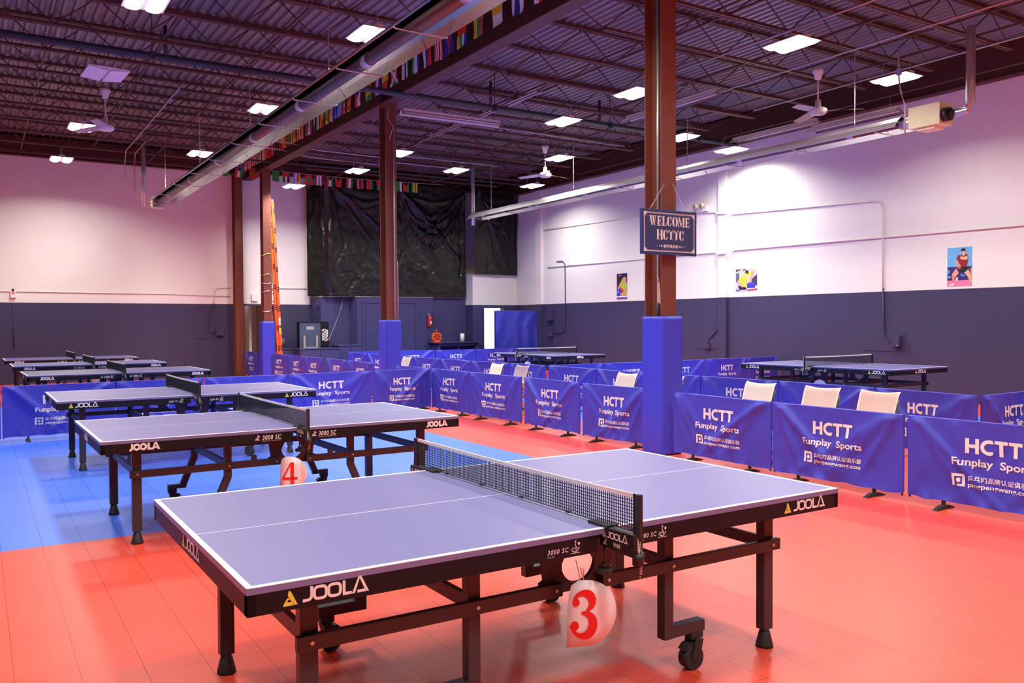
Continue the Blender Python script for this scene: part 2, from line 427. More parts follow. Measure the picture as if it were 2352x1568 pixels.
# white topped bulkhead with the lit doorway
BX0, BY, BZ, WX0, WX1, WH = 13.78, 24.3, 3.13, 14.22, 14.98, 2.03
b = MB()
ppoly(b, [(BX0, 24.75), (BX0+.02, BY), (WX0, BY)], 0, PZ, 0); ppoly(b, [(WX1, BY), (XR, BY)], 0, PZ, 0); ppoly(b, [(WX0, BY), (WX1, BY)], WH, PZ, 0)
ppoly(b, [(BX0, 24.9), (BX0+.02, BY), (XR, BY)], PZ, BZ, 1)
b.bm.faces.new([b.bm.verts.new(p) for p in ((BX0, 25.4, BZ), (BX0+.02, BY, BZ), (XR, BY, BZ), (XR, 25.4, BZ))]).material_index = 1
ppoly(b, [(WX0, BY), (WX0, BY+.12)], 0, WH, 0); ppoly(b, [(WX1, BY), (WX1, BY+.12)], 0, WH, 0)
struct(b.build('wall_bulkhead', [M_navy2, M_white], fix=False))
b = MB(); b.box(WX0-.07, WX0, BY-.025, BY, 0, WH+.07); b.box(WX1, WX1+.07, BY-.025, BY, 0, WH+.07); b.box(WX0-.1, WX1+.1, BY-.03, BY, WH, WH+.08); struct(b.build('door_1', M_navy2))
b = MB(); b.box(WX0-.1, WX1+.1, BY+.35, BY+.36, 0, WH+.2); struct(b.build('doorway_glow_1', M_lit))  # emissive panel standing in for the bright room behind the doorway
# navy double doors and frame
o = empty('door_2', (0, 0, 0)); struct(o)
b = MB(); fx0, fx1, fz, fy = 10.15, 11.85, 2.17, 24.62
b.box(fx0-.09, fx0, fy-.03, fy, 0, fz+.05); b.box(fx1, fx1+.09, fy-.03, fy, 0, fz+.05); b.box(fx0-.11, fx1+.11, fy-.035, fy, fz, fz+.07); b.build('door_frame', M_navy2, o)
b = MB(); b.box(fx0+.01, (fx0+fx1)/2-.004, fy-.018, fy, .02, fz-.01, 0, .004); b.build('door_leaf', M_navy2, o)
b = MB(); b.box((fx0+fx1)/2+.004, fx1-.01, fy-.018, fy, .02, fz-.01, 0, .004); b.build('door_leaf', M_navy2, o)
b = MB()
for z in (.35, 1.1, 1.85): b.cyl((fx1-.005, fy-.024, z-.05), (fx1-.005, fy-.024, z+.05), .009)
b.build('door_hinge', M_navy2, o)

# ------------------------------------------------------------------ table tennis tables
HL, HW, TT = 1.37, .7625, .76
def side_fn(side, e=.0006):
    """(u,v)->point on the apron face; side in -y,+y,-x,+x ; u runs left to right seen from outside"""
    if side == '-y': return lambda u, v: Vector((u, -HW-e, v))
    if side == '+y': return lambda u, v: Vector((-u, HW+e, v))
    if side == '-x': return lambda u, v: Vector((-HL-e, -u, v))
    return lambda u, v: Vector((HL+e, u, v))
def make_table(new, navy=False):
    root = empty('table_tennis_table', (0, 0, 0))
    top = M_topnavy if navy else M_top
    for s in (-1, 1):
        b = MB(); x0, x1 = sorted((s*.002, s*HL)); b.box(x0, x1, -HW, HW, TT-.022, TT, 0, .0015)
        z0, z1 = TT-.002, TT+.0004
        b.box(x0, x1, -HW, -HW+.02, z0, z1, 1); b.box(x0, x1, HW-.02, HW, z0, z1, 1)
        b.box(s*HL-(.02 if s > 0 else 0), s*HL+(.02 if s < 0 else 0), -HW, HW, z0, z1+.0001, 1); b.box(x0, x1, -.0015, .0015, z0, z1, 1)
        b.build('tabletop', [top, M_line], root)
        b = MB(); zt, zb = TT-.0215, .672
        xe = s*(HL-.0015); xi = s*.055
        xa, xb = sorted((xi, xe))
        b.box(xa, xb, -HW+.001, -HW+.031, zb, zt, 0, .002); b.box(xa, xb, HW-.031, HW-.001, zb, zt, 0, .002)
        c0, c1 = sorted((xe, xe-s*.03)); b.box(c0, c1, -HW+.001, HW-.001, zb, zt, 0, .002)
        c0, c1 = sorted((xi, xi+s*.03)); b.box(c0, c1, -HW+.03, HW-.03, zb+.01, zt)
        b.box(min(s*.6, s*.64), max(s*.6, s*.64), -HW+.03, HW-.03, zb+.02, zt)
        # a thin seam near each corner
        b.build('apron', M_apron, root)
    # marks on the apron
    def mark(nm, shape, fn, mat=None):
        b = MB(); b.flat(shape, fn); b.build(nm, mat or M_print, root)
    for side in ('-y', '+y'):
        fn = side_fn(side)
        for u in (-1.20, 1.055):
            mark('brand_lettering', shift(joola(), u, .689, .046) if new else shift(joola_old(), u, .685, .048), fn)
            if new: mark('brand_emblem', shift(tri_mark(), u-.062, .687, .046), fn, M_yellow)
        for u in (-.288, .143):
            if new: mark('model_lettering', join(fit(text('3000 SC', .01, 1.25, .2), u, u+.095, .694, .712), shift(ittf(), u+.102, .684, .036), fit(text('PRO', 0, 1.6), u, u+.03, .683, .689)), fn)
            else: mark('model_lettering', join(fit(text('3000 SC', .015, 1.2, .18), u, u+.14, .688, .722), shift(ball_man(), u-.055, .688, .038), fit(text('MADE IN GERMANY', 0, 1.4), u, u+.14, .677, .683)), fn)
    for side in ('-x', '+x'):
        fn = side_fn(side)
        mark('brand_lettering', shift(joola(), -.09, .69, .05) if new else shift(joola_old(), -.10, .685, .05), fn)
        if new: mark('brand_emblem', shift(tri_mark(), -.155, .688, .05), fn, M_yellow)
    # understructure
    for sx in (-1, 1):
        for sy in (-1, 1):
            X, Y = sx*1.115, sy*.545
            b = MB(); b.box(X-.031, X+.031, Y-.025, Y+.025, .085, .70, 0, .004); lg = b.build('leg', M_frame, root)
            b = MB(); b.lathe([(.012, .04), (.012, .10), (.022, .10), (.022, .075), (.026, .07), (.040, .012), (.042, 0)][::-1], (X, Y, 0), 18); b.build('foot', M_rubber, lg)
            X, Y = sx*.485, sy*.545
            b = MB()
            if new:
                b.box(X-.026, X+.026, Y-.025, Y+.025, .165, .70, 0, .004)
                a0, a1 = sorted((X-sx*.024, sx*.70)); b.box(a0, a1, Y-.0245, Y+.0245, .166, .216, 0, .004)
                wx = sx*.655
            else:
                b.box(X-.026, X+.026, Y-.022, Y+.022, .40, .70, 0, .004)
                b.beam((X, Y, .41), (X+sx*.10, Y, .17), .044, .05); a0, a1 = sorted((X+sx*.07, sx*.70)); b.box(a0, a1, Y-.022, Y+.022, .160, .196, 0, .003)
                wx = sx*.665
            lg = b.build('wheel_leg', M_frame, root)
            b = MB(); zb = .166 if new else .16
            b.box(wx-.034, wx+.034, Y-.025, Y+.025, zb-.03, zb, 0, .004)
            b.cyl((wx-sx*.018, Y-.026, .052), (wx-sx*.018, Y+.026, .052), .052, n=24); b.cyl((wx-sx*.018, Y-.029, .052), (wx-sx*.018, Y+.029, .052), .02, n=14)
            for e in (-1, 1): b.beam((wx+sx*.005, Y+e*.031, .14), (wx-sx*.018, Y+e*.031, .05), .006, .045)
            b.prism([(wx+sx*.02, .125), (wx-sx*.05, .118), (wx-sx*.075, .095), (wx-sx*.04, .098), (wx+sx*.02, .105)], lambda u, v, w: Vector((u, Y-.024+w, v)), .048)
            b.build('caster', M_rubber, lg)
            # side rail
            b = MB(); a0, a1 = sorted((sx*.10, sx*1.165)); yy = sy*.585
            b.box(a0, a1, yy-.013, yy+.013, .468, .520, 0, .003)
            for xx in (1.115, .485, .13): b.cyl((sx*xx, yy-sy*.012, .494), (sx*xx, yy+sy*.017, .494), .007, n=10, mat=1)
            if not new: b.box(sx*.30-.018, sx*.30+.018, yy-.012, yy+.012, .52, .555)
            b.build('side_rail', [M_frame, M_galv], root)
            # hinge plate with the quarter-round cut-out
            pl = [(.035, .672), (.19, .672), (.175, .60), (.165, .53), (.185, .52), (.185, .47), (-.0, .47), (-.0, .50)] + [(.0+.085*math.sin(R(t))*1.0-.0, .585-.085*math.cos(R(t))) for t in range(0, 95, 12)]
            b = MB(); b.prism([(sx*u, v) for u, v in pl], lambda u, v, w: Vector((u, sy*.555-.009+w, v)), .018)
            b.build('hinge_plate', M_frame, root)
    for sx in (-1, 1):
        for X in (1.115, .485):
            b = MB(); b.box(sx*X-.012, sx*X+.012, -.52, .52, .47, .525, 0, .003); b.build('cross_rail', M_frame, root)
    return root
T_ROOT = {}
def put_table(kind, x, y, rz, label, sc=1.0):
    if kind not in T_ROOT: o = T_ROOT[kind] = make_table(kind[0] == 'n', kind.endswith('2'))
    else: o = copy_tree(T_ROOT[kind])
    o.location = (x, y, 0); o.rotation_euler = (0, 0, rz); o.scale = (sc, sc, 1 if sc == 1 else sc)
    return tag(o, label, 'table', 'table tennis tables')
# ---- net set
def make_net():
    root = empty('table_tennis_net', (0, 0, 0))
    zn0, zn1, yn = TT+.012, TT+.1525, .905
    sag = lambda y: -.006*(1-(y/yn)**2)
    b = MB(); n = 142
    for i in range(n+1):
        y = -yn+2*yn*i/n; b.beam((0, y, zn0+sag(y)*.3), (0, y, zn1-.012+sag(y)), .0026, .0026)
    for j in range(11):
        f = j/10
        for k in range(6):
            ya, yb = -yn+2*yn*k/6, -yn+2*yn*(k+1)/6
            b.beam((0, ya, zn0+(zn1-.014-zn0)*f+sag(ya)*(.3+.7*f)), (0, yb, zn0+(zn1-.014-zn0)*f+sag(yb)*(.3+.7*f)), .0026, .0024)
    b.build('net_mesh', M_net, root)
    b = MB()
    pts = [-yn+2*yn*k/12 for k in range(13)]
    for ya, yb in zip(pts, pts[1:]): b.beam((0, ya, zn1-.007+sag(ya)), (0, yb, zn1-.007+sag(yb)), .005, .016)
    b.build('net_tape', M_tape, root)
    b = MB(); b.tube([(-.006, y, TT+.012) for y in (-.74, 0, .74)], .0022, 6)
    for y in (-.5, -.15, .2, .55): b.box(-.009, .004, y-.012, y+.012, TT+.008, TT+.016)
    b.build('lower_cord', M_black, root)
    for s in (-1, 1):
        b = MB(); Y = s*.917
        b.box(-.009, .009, Y-.028, Y-.004, TT-.01, zn1+.002, 0, .002); b.box(-.007, .007, Y+.001, Y+.010, TT-.03, zn1+.002, 0, .002)
        b.cyl((.0, Y-.012, .655), (.0, Y-.012, .70), .022, n=16)
        post = b.build('net_post', M_black, root)
        b = MB(); y0, y1 = sorted((s*.735, s*.935))
        b.prism([(y0, .69), (y1, .69), (y1, .765), (y0, .765)] if s > 0 else [(y0, .69), (y1, .69), (y1, .765), (y0, .765)], lambda u, v, w: Vector((-.024+w, u, v)), .04)
        b.box(-.026, .03, min(s*.66, s*.78), max(s*.66, s*.78), TT+.001, TT+.012, 0, .002)
        cl = b.build('clamp_arm', M_black, root)
        b = MB()
        for sgn in (-1, 1):
            fn = (lambda u, v: Vector((-.0247, s*.835-u, v))) if sgn < 0 else (lambda u, v: Vector((.0167, s*.835+u, v)))
            b.flat(shift(joola(), -.058, .727, .026), fn); b.flat(shift(tri_mark(), -.087, .727, .026), fn); b.flat(fit(text('WM', .01), -.02, .02, .699, .717), fn); b.flat(shift(ball_man(), -.08, .699, .024), fn)
        b.build('clamp_lettering', M_print, cl)
        b = MB(); b.cyl((.005, s*.725, .60), (.005, s*.725, .69), .005); b.lathe([(.014, .018), (.014, .035), (.006, .04)], (.005, s*.725, .575), 14); b.lathe([(.03, 0), (.034, .006), (.034, .018), (.028, .022)], (.005, s*.725, .575), 18)
        b.build('clamp_knob', M_rubber, root)
        b = MB(); b.tube([(-.0, Y, zn1+.004), (-.002, Y+s*.0125, zn1-.005), (-.004, Y+s*.014, TT+.03), (-.008, Y+s*.02, TT-.01), (-.012, Y+s*.026, TT-.05), (-.004, Y+s*.02, TT-.075), (.002, Y+s*.02, TT-.02), (.006, Y+s*.024, TT-.06), (.008, Y+s*.02, TT-.14)], .0022, 6)
        b.build('tension_cord', M_string, root)
        b = MB()
        for k in range(14): b.lathe([(.0005, -.003), (.0028, 0), (.0005, .003)], (.0, Y+s*.022, TT-.02-k*.0105), 6)
        b.build('bead_chain', M_galv, root)
    return root
NET0 = None
def put_net(x, y, rz, label, sc=1.0):
    global NET0
    o = make_net() if NET0 is None else copy_tree(NET0)
    NET0 = NET0 or o
    o.location = (x, y, 0); o.rotation_euler = (0, 0, rz); o.scale = (sc,)*3
    return tag(o, label, 'net', 'table tennis nets')
TABLES = [
 ('n', 2.028, 3.292, .15, 1, 'large blue table tennis table nearest the camera, standing on the red tiles', 'dark net clamped across the nearest blue table'),
 ('o', 2.04, 7.013, .79, 1, 'blue table tennis table just behind the nearest one', 'dark net across the second blue table, with number four card hanging below'),
 ('n', 2.035, 10.554, .48, 1, 'third blue table tennis table from the front, just before the long blue barrier row', 'dark net across the third blue table, in front of the long barrier row'),
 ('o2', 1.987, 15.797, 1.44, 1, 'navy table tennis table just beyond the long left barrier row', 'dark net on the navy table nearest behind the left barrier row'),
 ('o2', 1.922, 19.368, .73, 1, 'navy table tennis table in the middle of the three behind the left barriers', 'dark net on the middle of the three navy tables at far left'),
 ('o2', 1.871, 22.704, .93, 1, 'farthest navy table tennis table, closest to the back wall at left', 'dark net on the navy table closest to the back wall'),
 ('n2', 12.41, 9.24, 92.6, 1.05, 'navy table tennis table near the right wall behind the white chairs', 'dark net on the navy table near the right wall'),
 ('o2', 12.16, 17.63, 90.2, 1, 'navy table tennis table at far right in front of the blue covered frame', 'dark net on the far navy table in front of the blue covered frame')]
for k, x, y, a, sc, lt_, ln in TABLES:
    put_table(k, x, y, R(a), lt_, sc); put_net(x, y, R(a), ln, sc)

# ---- number cards hung from the tables
def number_shape(n):
    if n == 3:
        return join(ribbon([(.03, .80, .05)] + [(p[0], p[1], w) for p, w in zip(arc(.30, .77, .25, .20, 170, -70, 12), [.08, .08, .09, .11, .14, .18, .21, .22, .22, .2, .16, .1, .05])], .1),
                    ribbon([(p[0], p[1], w) for p, w in zip(arc(.27, .27, .30, .26, 95, -175, 14), [.05, .09, .14, .19, .23, .25, .25, .24, .21, .17, .13, .1, .08, .08, .1])], .1), (arc(.10, .76, .10, .09, 0, 330, 11), [tuple(range(12))]), (arc(.07, .24, .11, .10, 0, 330, 11), [tuple(range(12))]))
    return join(poly((.42, 1), (.60, 1), (.60, 0), (.42, 0)), poly((.42, 1), (.50, 1), (.09, .34), (.0, .34)), rect(0, .78, .25, .36), rect(.32, .72, 0, .06))
def card(x, y, z, rz, num, mat, label, tilt=0, r=.095):
    root = empty('table_number_card', (x, y, z), R(rz)); root.rotation_euler = (0, R(tilt), R(rz))
    # folded half disc curling round its left edge
    bend = lambda u, v: Vector((u, -.02*math.cos(u*14) + .9*max(0, -u-.0)**1.6, v))
    out = [(-.048, -.195)] + [(p[0], p[1]) for p in [(-.046, -.12), (-.042, -.05), (-.035, -.015), (-.015, 0)]] + [(.095*math.sin(R(t))*1.0+.005, -.095+.095*math.cos(R(t))) for t in range(5, 176, 9)]
    b = MB()
    cx, cy = .02, -.095
    ring = out
    vs = [b.bm.verts.new(bend(u, v)) for u, v in ring]; c = b.bm.verts.new(bend(cx, cy))
    mid = [b.bm.verts.new(bend((u+cx)/2, (v+cy)/2)) for u, v in ring]
    n = len(ring)
    for i in range(n):
        j = (i+1) % n
        b.bm.faces.new((vs[i], vs[j], mid[j], mid[i])).smooth = True; b.bm.faces.new((mid[i], mid[j], c)).smooth = True
    bb = b.bm; r_ = bmesh.ops.extrude_face_region(bb, geom=list(bb.faces)); 
    for v in [g for g in r_['geom'] if isinstance(g, bmesh.types.BMVert)]: v.co.y += .0012
    b.build('card', mat, root)
    b = MB(); sh = shift(number_shape(num), -.040, -.160, .128)
    b.flat(sh, lambda u, v: Vector((min(u*.82, .09), 0, v)))
    for k in range(30): bmesh.ops.bisect_plane(b.bm, geom=list(b.bm.verts)+list(b.bm.edges)+list(b.bm.faces), plane_co=(-.06+k*.005, 0, 0), plane_no=(1, 0, 0))
    for k in range(12): bmesh.ops.bisect_plane(b.bm, geom=list(b.bm.verts)+list(b.bm.edges)+list(b.bm.faces), plane_co=(0, 0, -.19+k*.018), plane_no=(0, 0, 1))
    for v in b.bm.verts: v.co = bend(v.co.x, v.co.z)-Vector((0, .0022, 0))
    b.build('card_number', M_num, root)
    b = MB(); b.tube([(-.008, -.018, -.008), (-.012, .002, .03), (-.016, .012, .05)], .0012, 5); b.tube([(.0, -.018, -.004), (.004, -.004, .025), (-.004, .004, .03), (.001, -.016, -.008)], .0012, 5)
    b.build('card_string', M_string, root)
    root.scale = (1.36,)*3
    return tag(root, label, 'card', 'table number cards')
card(1.975, 2.63, .548, -24, 3, M_card, 'pink folded card with a red 3 hanging under the nearest table')
card(1.965, 6.28, .548, -20, 4, M_card, 'folded card with a red 4 hanging under the second blue table')
for x, y, z, rz, m, lb in ((1.96, 19.368-.66, .60, -10, M_cardp, 'round salmon pink card under the middle far left navy table'), (2.3, 15.1, .56, -10, M_card, 'white card under the near far-left navy table, by its net'),
                           (11.73, 9.1, .57, -70, M_card, 'white rounded card under the right hand navy table, above the barrier'), (11.46, 17.45, .58, -70, M_card, 'white rounded card under the far right navy table')):
    root = empty('table_number_card', (x, y, z), R(rz))
    b = MB(); b.prism([(.11*math.cos(R(t)), -.11+.12*math.sin(R(t))) for t in range(0, 360, 15)], lambda u, v, w: Vector((u, w-.015*math.cos(u*10), v)), .002); b.build('card', m, root)
    b = MB(); b.tube([(0, -.012, 0), (0, 0, .05)], .0015, 5); b.build('card_string', M_string, root)
    tag(root, lb, 'card', 'table number cards')

# ------------------------------------------------------------------ court barriers
def fold_fn(seed):
    rnd = random.Random(seed)
    folds = []
    for k in range(3): folds.append((1.38, .72, rnd.uniform(.35, 1.15), rnd.uniform(.0, .12), rnd.uniform(.012, .024), rnd.uniform(.03, .055)))
    for k in range(3): folds.append((.02, .72, rnd.uniform(.2, .9), rnd.uniform(.0, .15), rnd.uniform(.012, .024), rnd.uniform(.03, .055)))
    for k in range(4):
        x = rnd.uniform(.15, 1.25); folds.append((x, rnd.uniform(.45, .72), x+rnd.uniform(-.25, .25), rnd.uniform(.02, .3), rnd.uniform(-.014, .014), rnd.uniform(.035, .06)))
    off = Vector((seed*7.3, seed*3.1, 0))
    def d(u, v):
        z = v-.07
        h = 0
        for x0, z0, x1, z1, a, w in folds:
            dx, dz = x1-x0, z1-z0; L2 = dx*dx+dz*dz
            t = ((u-x0)*dx+(z-z0)*dz)/L2; tt = min(1, max(0, t)); dist = math.hypot(u-x0-dx*tt, z-z0-dz*tt)
            h += a*math.exp(-(dist/w)**2)*(.35+.65*math.sin(PI*min(1, max(0, tt*.8+.1))))
        h += .010*noise.noise(Vector((u*3.2, z*2.4, 0))+off) + .004*noise.noise(Vector((u*8, z*6, 3))+off)
        bt = max(0, 1-z/.16); h += bt*bt*(.030*noise.noise(Vector((u*7, z*3, 7))+off)+.012*noise.noise(Vector((u*19, z*9, 9))+off)+.010)
        ed = min(1, max(0, (.68-z)/.05)); e2 = min(1, min(u, 1.4-u)/.05)
        return h*ed*max(0, e2)
    return d
LETTER = None
def barrier_lettering():
    w = .027
    H = join(rect(.482, .511, .485, .605), rect(.557, .586, .485, .605), rect(.511, .557, .530, .558))
    Cc = ribbon([(.690, .592)] + arc(.665, .545, .055, .047, 70, 290, 14) + [(.690, .498)], .028)
    Tt = lambda x: join(rect(x, x+.098, .578, .605), rect(x+.035, x+.064, .485, .578))
    big = join(H, Cc, Tt(.702), Tt(.808))
    s = join(big, fit(text('Funplay  Sports', .022), .384, 1.008, .366, .447),
             fit(text('\u4e52\u4e53\u7f51\u54c1\u724c\u8ba4\u8bc1\u4ff1\u4e50\u90e8', .012), .505, .998, .264, .309), fit(text('pingpangwang.com', .020), .503, .998, .205, .250),
             rect(.380, .401, .214, .313), rect(.401, .480, .292, .313), rect(.459, .480, .214, .292), rect(.418, .459, .214, .232), (arc(.430, .262, .017, .019, 0, 345, 15), [tuple(range(16))]))
    b = MB(); b.flat(s, lambda u, v: Vector((u, 0, v)))
    bm = b.bm
    for k in range(1, 28):
        bmesh.ops.bisect_plane(bm, geom=list(bm.verts)+list(bm.edges)+list(bm.faces), plane_co=(.36+k*.025, 0, 0), plane_no=(1, 0, 0))
    for k in range(1, 18):
        bmesh.ops.bisect_plane(bm, geom=list(bm.verts)+list(bm.edges)+list(bm.faces), plane_co=(0, 0, .19+k*.025), plane_no=(0, 0, 1))
    return bm
LBM = barrier_lettering()
PROTO = []
for sd in range(6):
    d = fold_fn(sd+1)
    root = empty('court_barrier', (0, 0, 0))
    b = MB()
    NU, NV = 84, 44
    b.grid(NU, NV, lambda i, j: Vector((1.4*i, -.014-d(1.4*i, .075+.665*j), .075+.665*j-.004*(1-j)**6*(1+math.sin(i*31+sd)))))
    b.grid(14, 3, lambda i, j: Vector((1.4*i, -.014+.028*j+0, .74+.006*math.sin(PI*j)+.002*noise.noise(Vector((i*9, sd, 0))))))
    b.grid(14, 6, lambda i, j: Vector((1.4*i, .014, .74-.655*j)))
    for x in (0, 1.4): b.grid(1, 6, lambda i, j: Vector((x, -.014+.028*i, .74-.655*j)))
    b.build('cloth', M_cloth, root)
    for part, lo_, hi_ in (('club_lettering', .46, 9), ('motto_lettering', .33, .46), ('web_lettering', 0, .33)):
        b = MB(); bm2 = LBM.copy(); b.bm.free(); b.bm = bm2
        bmesh.ops.delete(bm2, geom=[f for f in bm2.faces if not lo_ < f.calc_center_median().z < hi_], context='FACES')
        for v in b.bm.verts: v.co.y = -.014-d(v.co.x, v.co.z)-.0038
        b.build(part, M_print, root, fix=False)
    for x in (.30, 1.12):
        b = MB(); b.prism([(-.135, 0), (-.13, .008), (-.04, .034), (.04, .034), (.13, .008), (.135, 0)], lambda u, v, w: Vector((x-.02+w, u, v)), .04); b.box(x-.012, x+.012, -.012, .012, .03, .10)
        b.build('foot', M_rubber, root)
    for x in (.012, 1.388):
        b = MB(); b.cyl((x, 0, .055), (x, 0, .735), .009, n=8); b.build('frame_post', M_black, root)
    PROTO.append(root)
USED = [False]*6
NB = [0]
def barrier(xa, ya, xb, yb, label, flip=False):
    k = (NB[0]*5+NB[0]//6) % 6; NB[0] += 1
    o = PROTO[k] if not USED[k] else copy_tree(PROTO[k]); USED[k] = True
    L = math.hypot(xb-xa, yb-ya)
    o.location = (xa, ya, 0); o.rotation_euler = (0, 0, math.atan2(yb-ya, xb-xa)); o.scale = (L/1.4, 1, 1)
    return tag(o, label, 'barrier', 'blue court barriers')
B = 'blue lettered barrier '
for a in (
 (6.71, 7.18, 6.65, 5.73, 'right of the nearest padded column'), (6.65, 5.70, 6.65, 4.31, 'behind the far right corner of the nearest table'), (6.66, 4.27, 6.70, 2.85, 'cut off by the right edge of the photo, nearest one'),
 (6.71, 8.90, 6.80, 7.69, 'left of the nearest padded column'), (6.78, 10.40, 6.75, 9.03, 'standing alone between two gaps, left of the nearest padded column'),
 (6.77, 12.02, 6.78, 10.50, 'left of the gap showing a wooden stool'), (6.76, 13.37, 6.77, 12.03, 'in the near right row next to its left corner'),
 (5.66, 13.40, 6.73, 13.39, 'right end of the long left row, at its corner'), (4.13, 13.17, 5.62, 13.38, 'second from the corner in the long left row'), (2.87, 13.17, 4.11, 13.17, 'third from the corner in the long left row'),
 (1.64, 13.03, 2.85, 13.16, 'fourth from the corner in the long left row'), (.26, 12.92, 1.62, 13.02, 'half hidden by the third table, long left row'), (-1.15, 12.82, .24, 12.92, 'cut off by the left edge of the photo'),
 (6.72, 14.78, 6.75, 13.42, 'just in front of the second padded column, behind the corner'), (6.77, 17.36, 6.77, 15.98, 'left of the second padded column, touching it'), (6.84, 18.85, 6.76, 17.40, 'second to the left of the second padded column'),
 (6.74, 20.10, 6.79, 18.98, 'third to the left of the second padded column, before a narrow gap'), (6.73, 21.38, 6.74, 20.12, 'second to the right of the ladder column'), (6.72, 22.85, 6.72, 21.40, 'first to the right of the farthest padded column, under the ladder'),
 (6.66, 25.15, 6.68, 24.02, 'left of the farthest padded column, below the cream doorway'),
 (8.82, 22.62, 10.10, 22.68, 'left end of the farthest cross row, left of the second padded column'), (10.12, 22.65, 11.45, 22.45, 'in the farthest cross row just right of the second padded column'), (11.47, 22.42, 12.80, 22.37, 'in the farthest cross row below the orange reel'),
 (12.82, 22.37, 14.30, 22.55, 'in the farthest cross row below the bright doorway'), (14.32, 22.57, 15.40, 22.65, 'right end of the farthest cross row behind the far right table'),
 (8.79, 22.42, 8.72, 20.98, 'first of the far middle row, leftmost at its corner'), (8.72, 20.96, 8.80, 19.55, 'second of the far middle row, mostly behind the second padded column'), (8.80, 19.53, 8.74, 18.20, 'third of the far middle row behind the farthest white chair'),
 (8.74, 18.18, 8.72, 16.81, 'fourth of the far middle row, right of the farthest white chair'), (8.72, 16.79, 8.77, 15.50, 'fifth of the far middle row, left of the chair pair'), (8.77, 15.48, 8.93, 14.25, 'sixth of the far middle row, behind the far chair pair'),
 (8.93, 14.20, 8.94, 13.02, 'seventh of the far middle row, beside the pink ribbon'), (8.94, 12.88, 8.95, 11.48, 'in the middle row just right of the pink ribbon'), (8.95, 11.46, 8.90, 10.10, 'in the middle row behind the single chair beside the column'),
 (8.98, 10.40, 8.99, 9.06, 'in the middle row just right of the nearest padded column'), (9.00, 9.04, 9.07, 7.70, 'in the middle row behind the leftmost of three white chairs'), (9.07, 7.68, 9.08, 6.26, 'in the middle row behind the two rightmost white chairs'),
 (9.08, 6.24, 8.97, 4.97, 'in the middle row at its right corner'),
 (8.99, 12.98, 10.30, 13.02, 'in the right cross row, leftmost beside the pink ribbon'), (10.32, 13.02, 11.66, 12.95, 'second in the right cross row, left of the nearest column'), (11.68, 12.95, 13.00, 12.97, 'third in the right cross row, right of the nearest column'),
 (13.13, 13.06, 14.33, 13.06, 'fourth in the right cross row, left of the right hand table'), (14.35, 13.06, 15.42, 13.12, 'last in the right cross row, behind the right hand table'),
 (9.02, 4.95, 10.32, 4.98, 'turned at the far right corner beyond the chairs'), (9.74, 4.74, 11.14, 4.72, 'overlapping at the far right edge of the photo')):
    barrier(a[0], a[1], a[2], a[3], B+a[4])
LBM.free()
# pink ribbon on the corner post
b = MB(); b.box(8.905, 8.925, 12.93, 12.96, .40, .64, 0, .003); tag(b.build('ribbon', pm('ribbon_pink', (.75, .05, .12), .5)), 'pink ribbon tied to a barrier corner post in the middle row', 'ribbon')

# ------------------------------------------------------------------ column pads
def pad(x0, x1, y0, y1, h, label):
    root = empty('column_pad', ((x0+x1)/2, (y0+y1)/2, 0))
    cx, cy = (x0+x1)/2, (y0+y1)/2; hx, hy = (x1-x0)/2, (y1-y0)/2; t = .05
    c = .012
    out = []
    for sx, sy in ((-1, -1), (1, -1), (1, 1), (-1, 1)):
        p = [(sx*hx, sy*(hy-c)), (sx*(hx-c), sy*hy)]; out += p if sx*sy > 0 else p[::-1]
    # dense outline so that the vinyl can wrinkle
    dens = []
    for (xa, ya), (xb, yb) in zip(out, out[1:]+out[:1]):
        n = max(1, int(math.hypot(xb-xa, yb-ya)/.03)); dens += [(xa+(xb-xa)*k/n, ya+(yb-ya)*k/n) for k in range(n)]
    b = MB(); NZ = 44; rings = []
    for j in range(NZ+1):
        z = .015+(h-.015)*j/NZ; ring = []
        for u, v in dens:
            q = Vector((u, v, 0)).normalized(); e = .004*noise.noise(Vector((u*5+cx, v*5+cy, z*3)))+.003*noise.noise(Vector((u*9+z*6, v*9, z*11)))
            if h-z < .03: e = -.003
            ring.append(b.bm.verts.new((u+q.x*e, v+q.y*e, z)))
        rings.append(ring)
    n = len(dens)
    for A, Bq in zip(rings, rings[1:]):
        for k in range(n): b.bm.faces.new((A[k], A[(k+1) % n], Bq[(k+1) % n], Bq[k])).smooth = True
    inn = [b.bm.verts.new((u*(1-t/hx), v*(1-t/hy), h+.002)) for u, v in dens]; low = [b.bm.verts.new((u*(1-t/hx), v*(1-t/hy), h-.3)) for u, v in dens]
    for k in range(n):
        b.bm.faces.new((rings[-1][k], rings[-1][(k+1) % n], inn[(k+1) % n], inn[k])); b.bm.faces.new((inn[k], inn[(k+1) % n], low[(k+1) % n], low[k]))
    b.build('vinyl_cover', M_pad, root)
    b = MB(); b.box(hx-.03, hx+.003, hy-.012, hy+.003, .02, h-.01); b.build('hook_seam', M_pad, root)
    return tag(root, label, 'column pad', 'column pads')
pad(6.645, 6.962, 7.30, 7.665, 1.605, 'tall blue vinyl pad around the foot of the nearest steel column')
pad(6.68, 6.995, 15.15, 15.51, 1.605, 'tall blue vinyl pad around the second steel column')
pad(6.685, 7.03, 23.57, 23.92, 1.605, 'tall blue vinyl pad around the farthest column, beside the orange ladder')

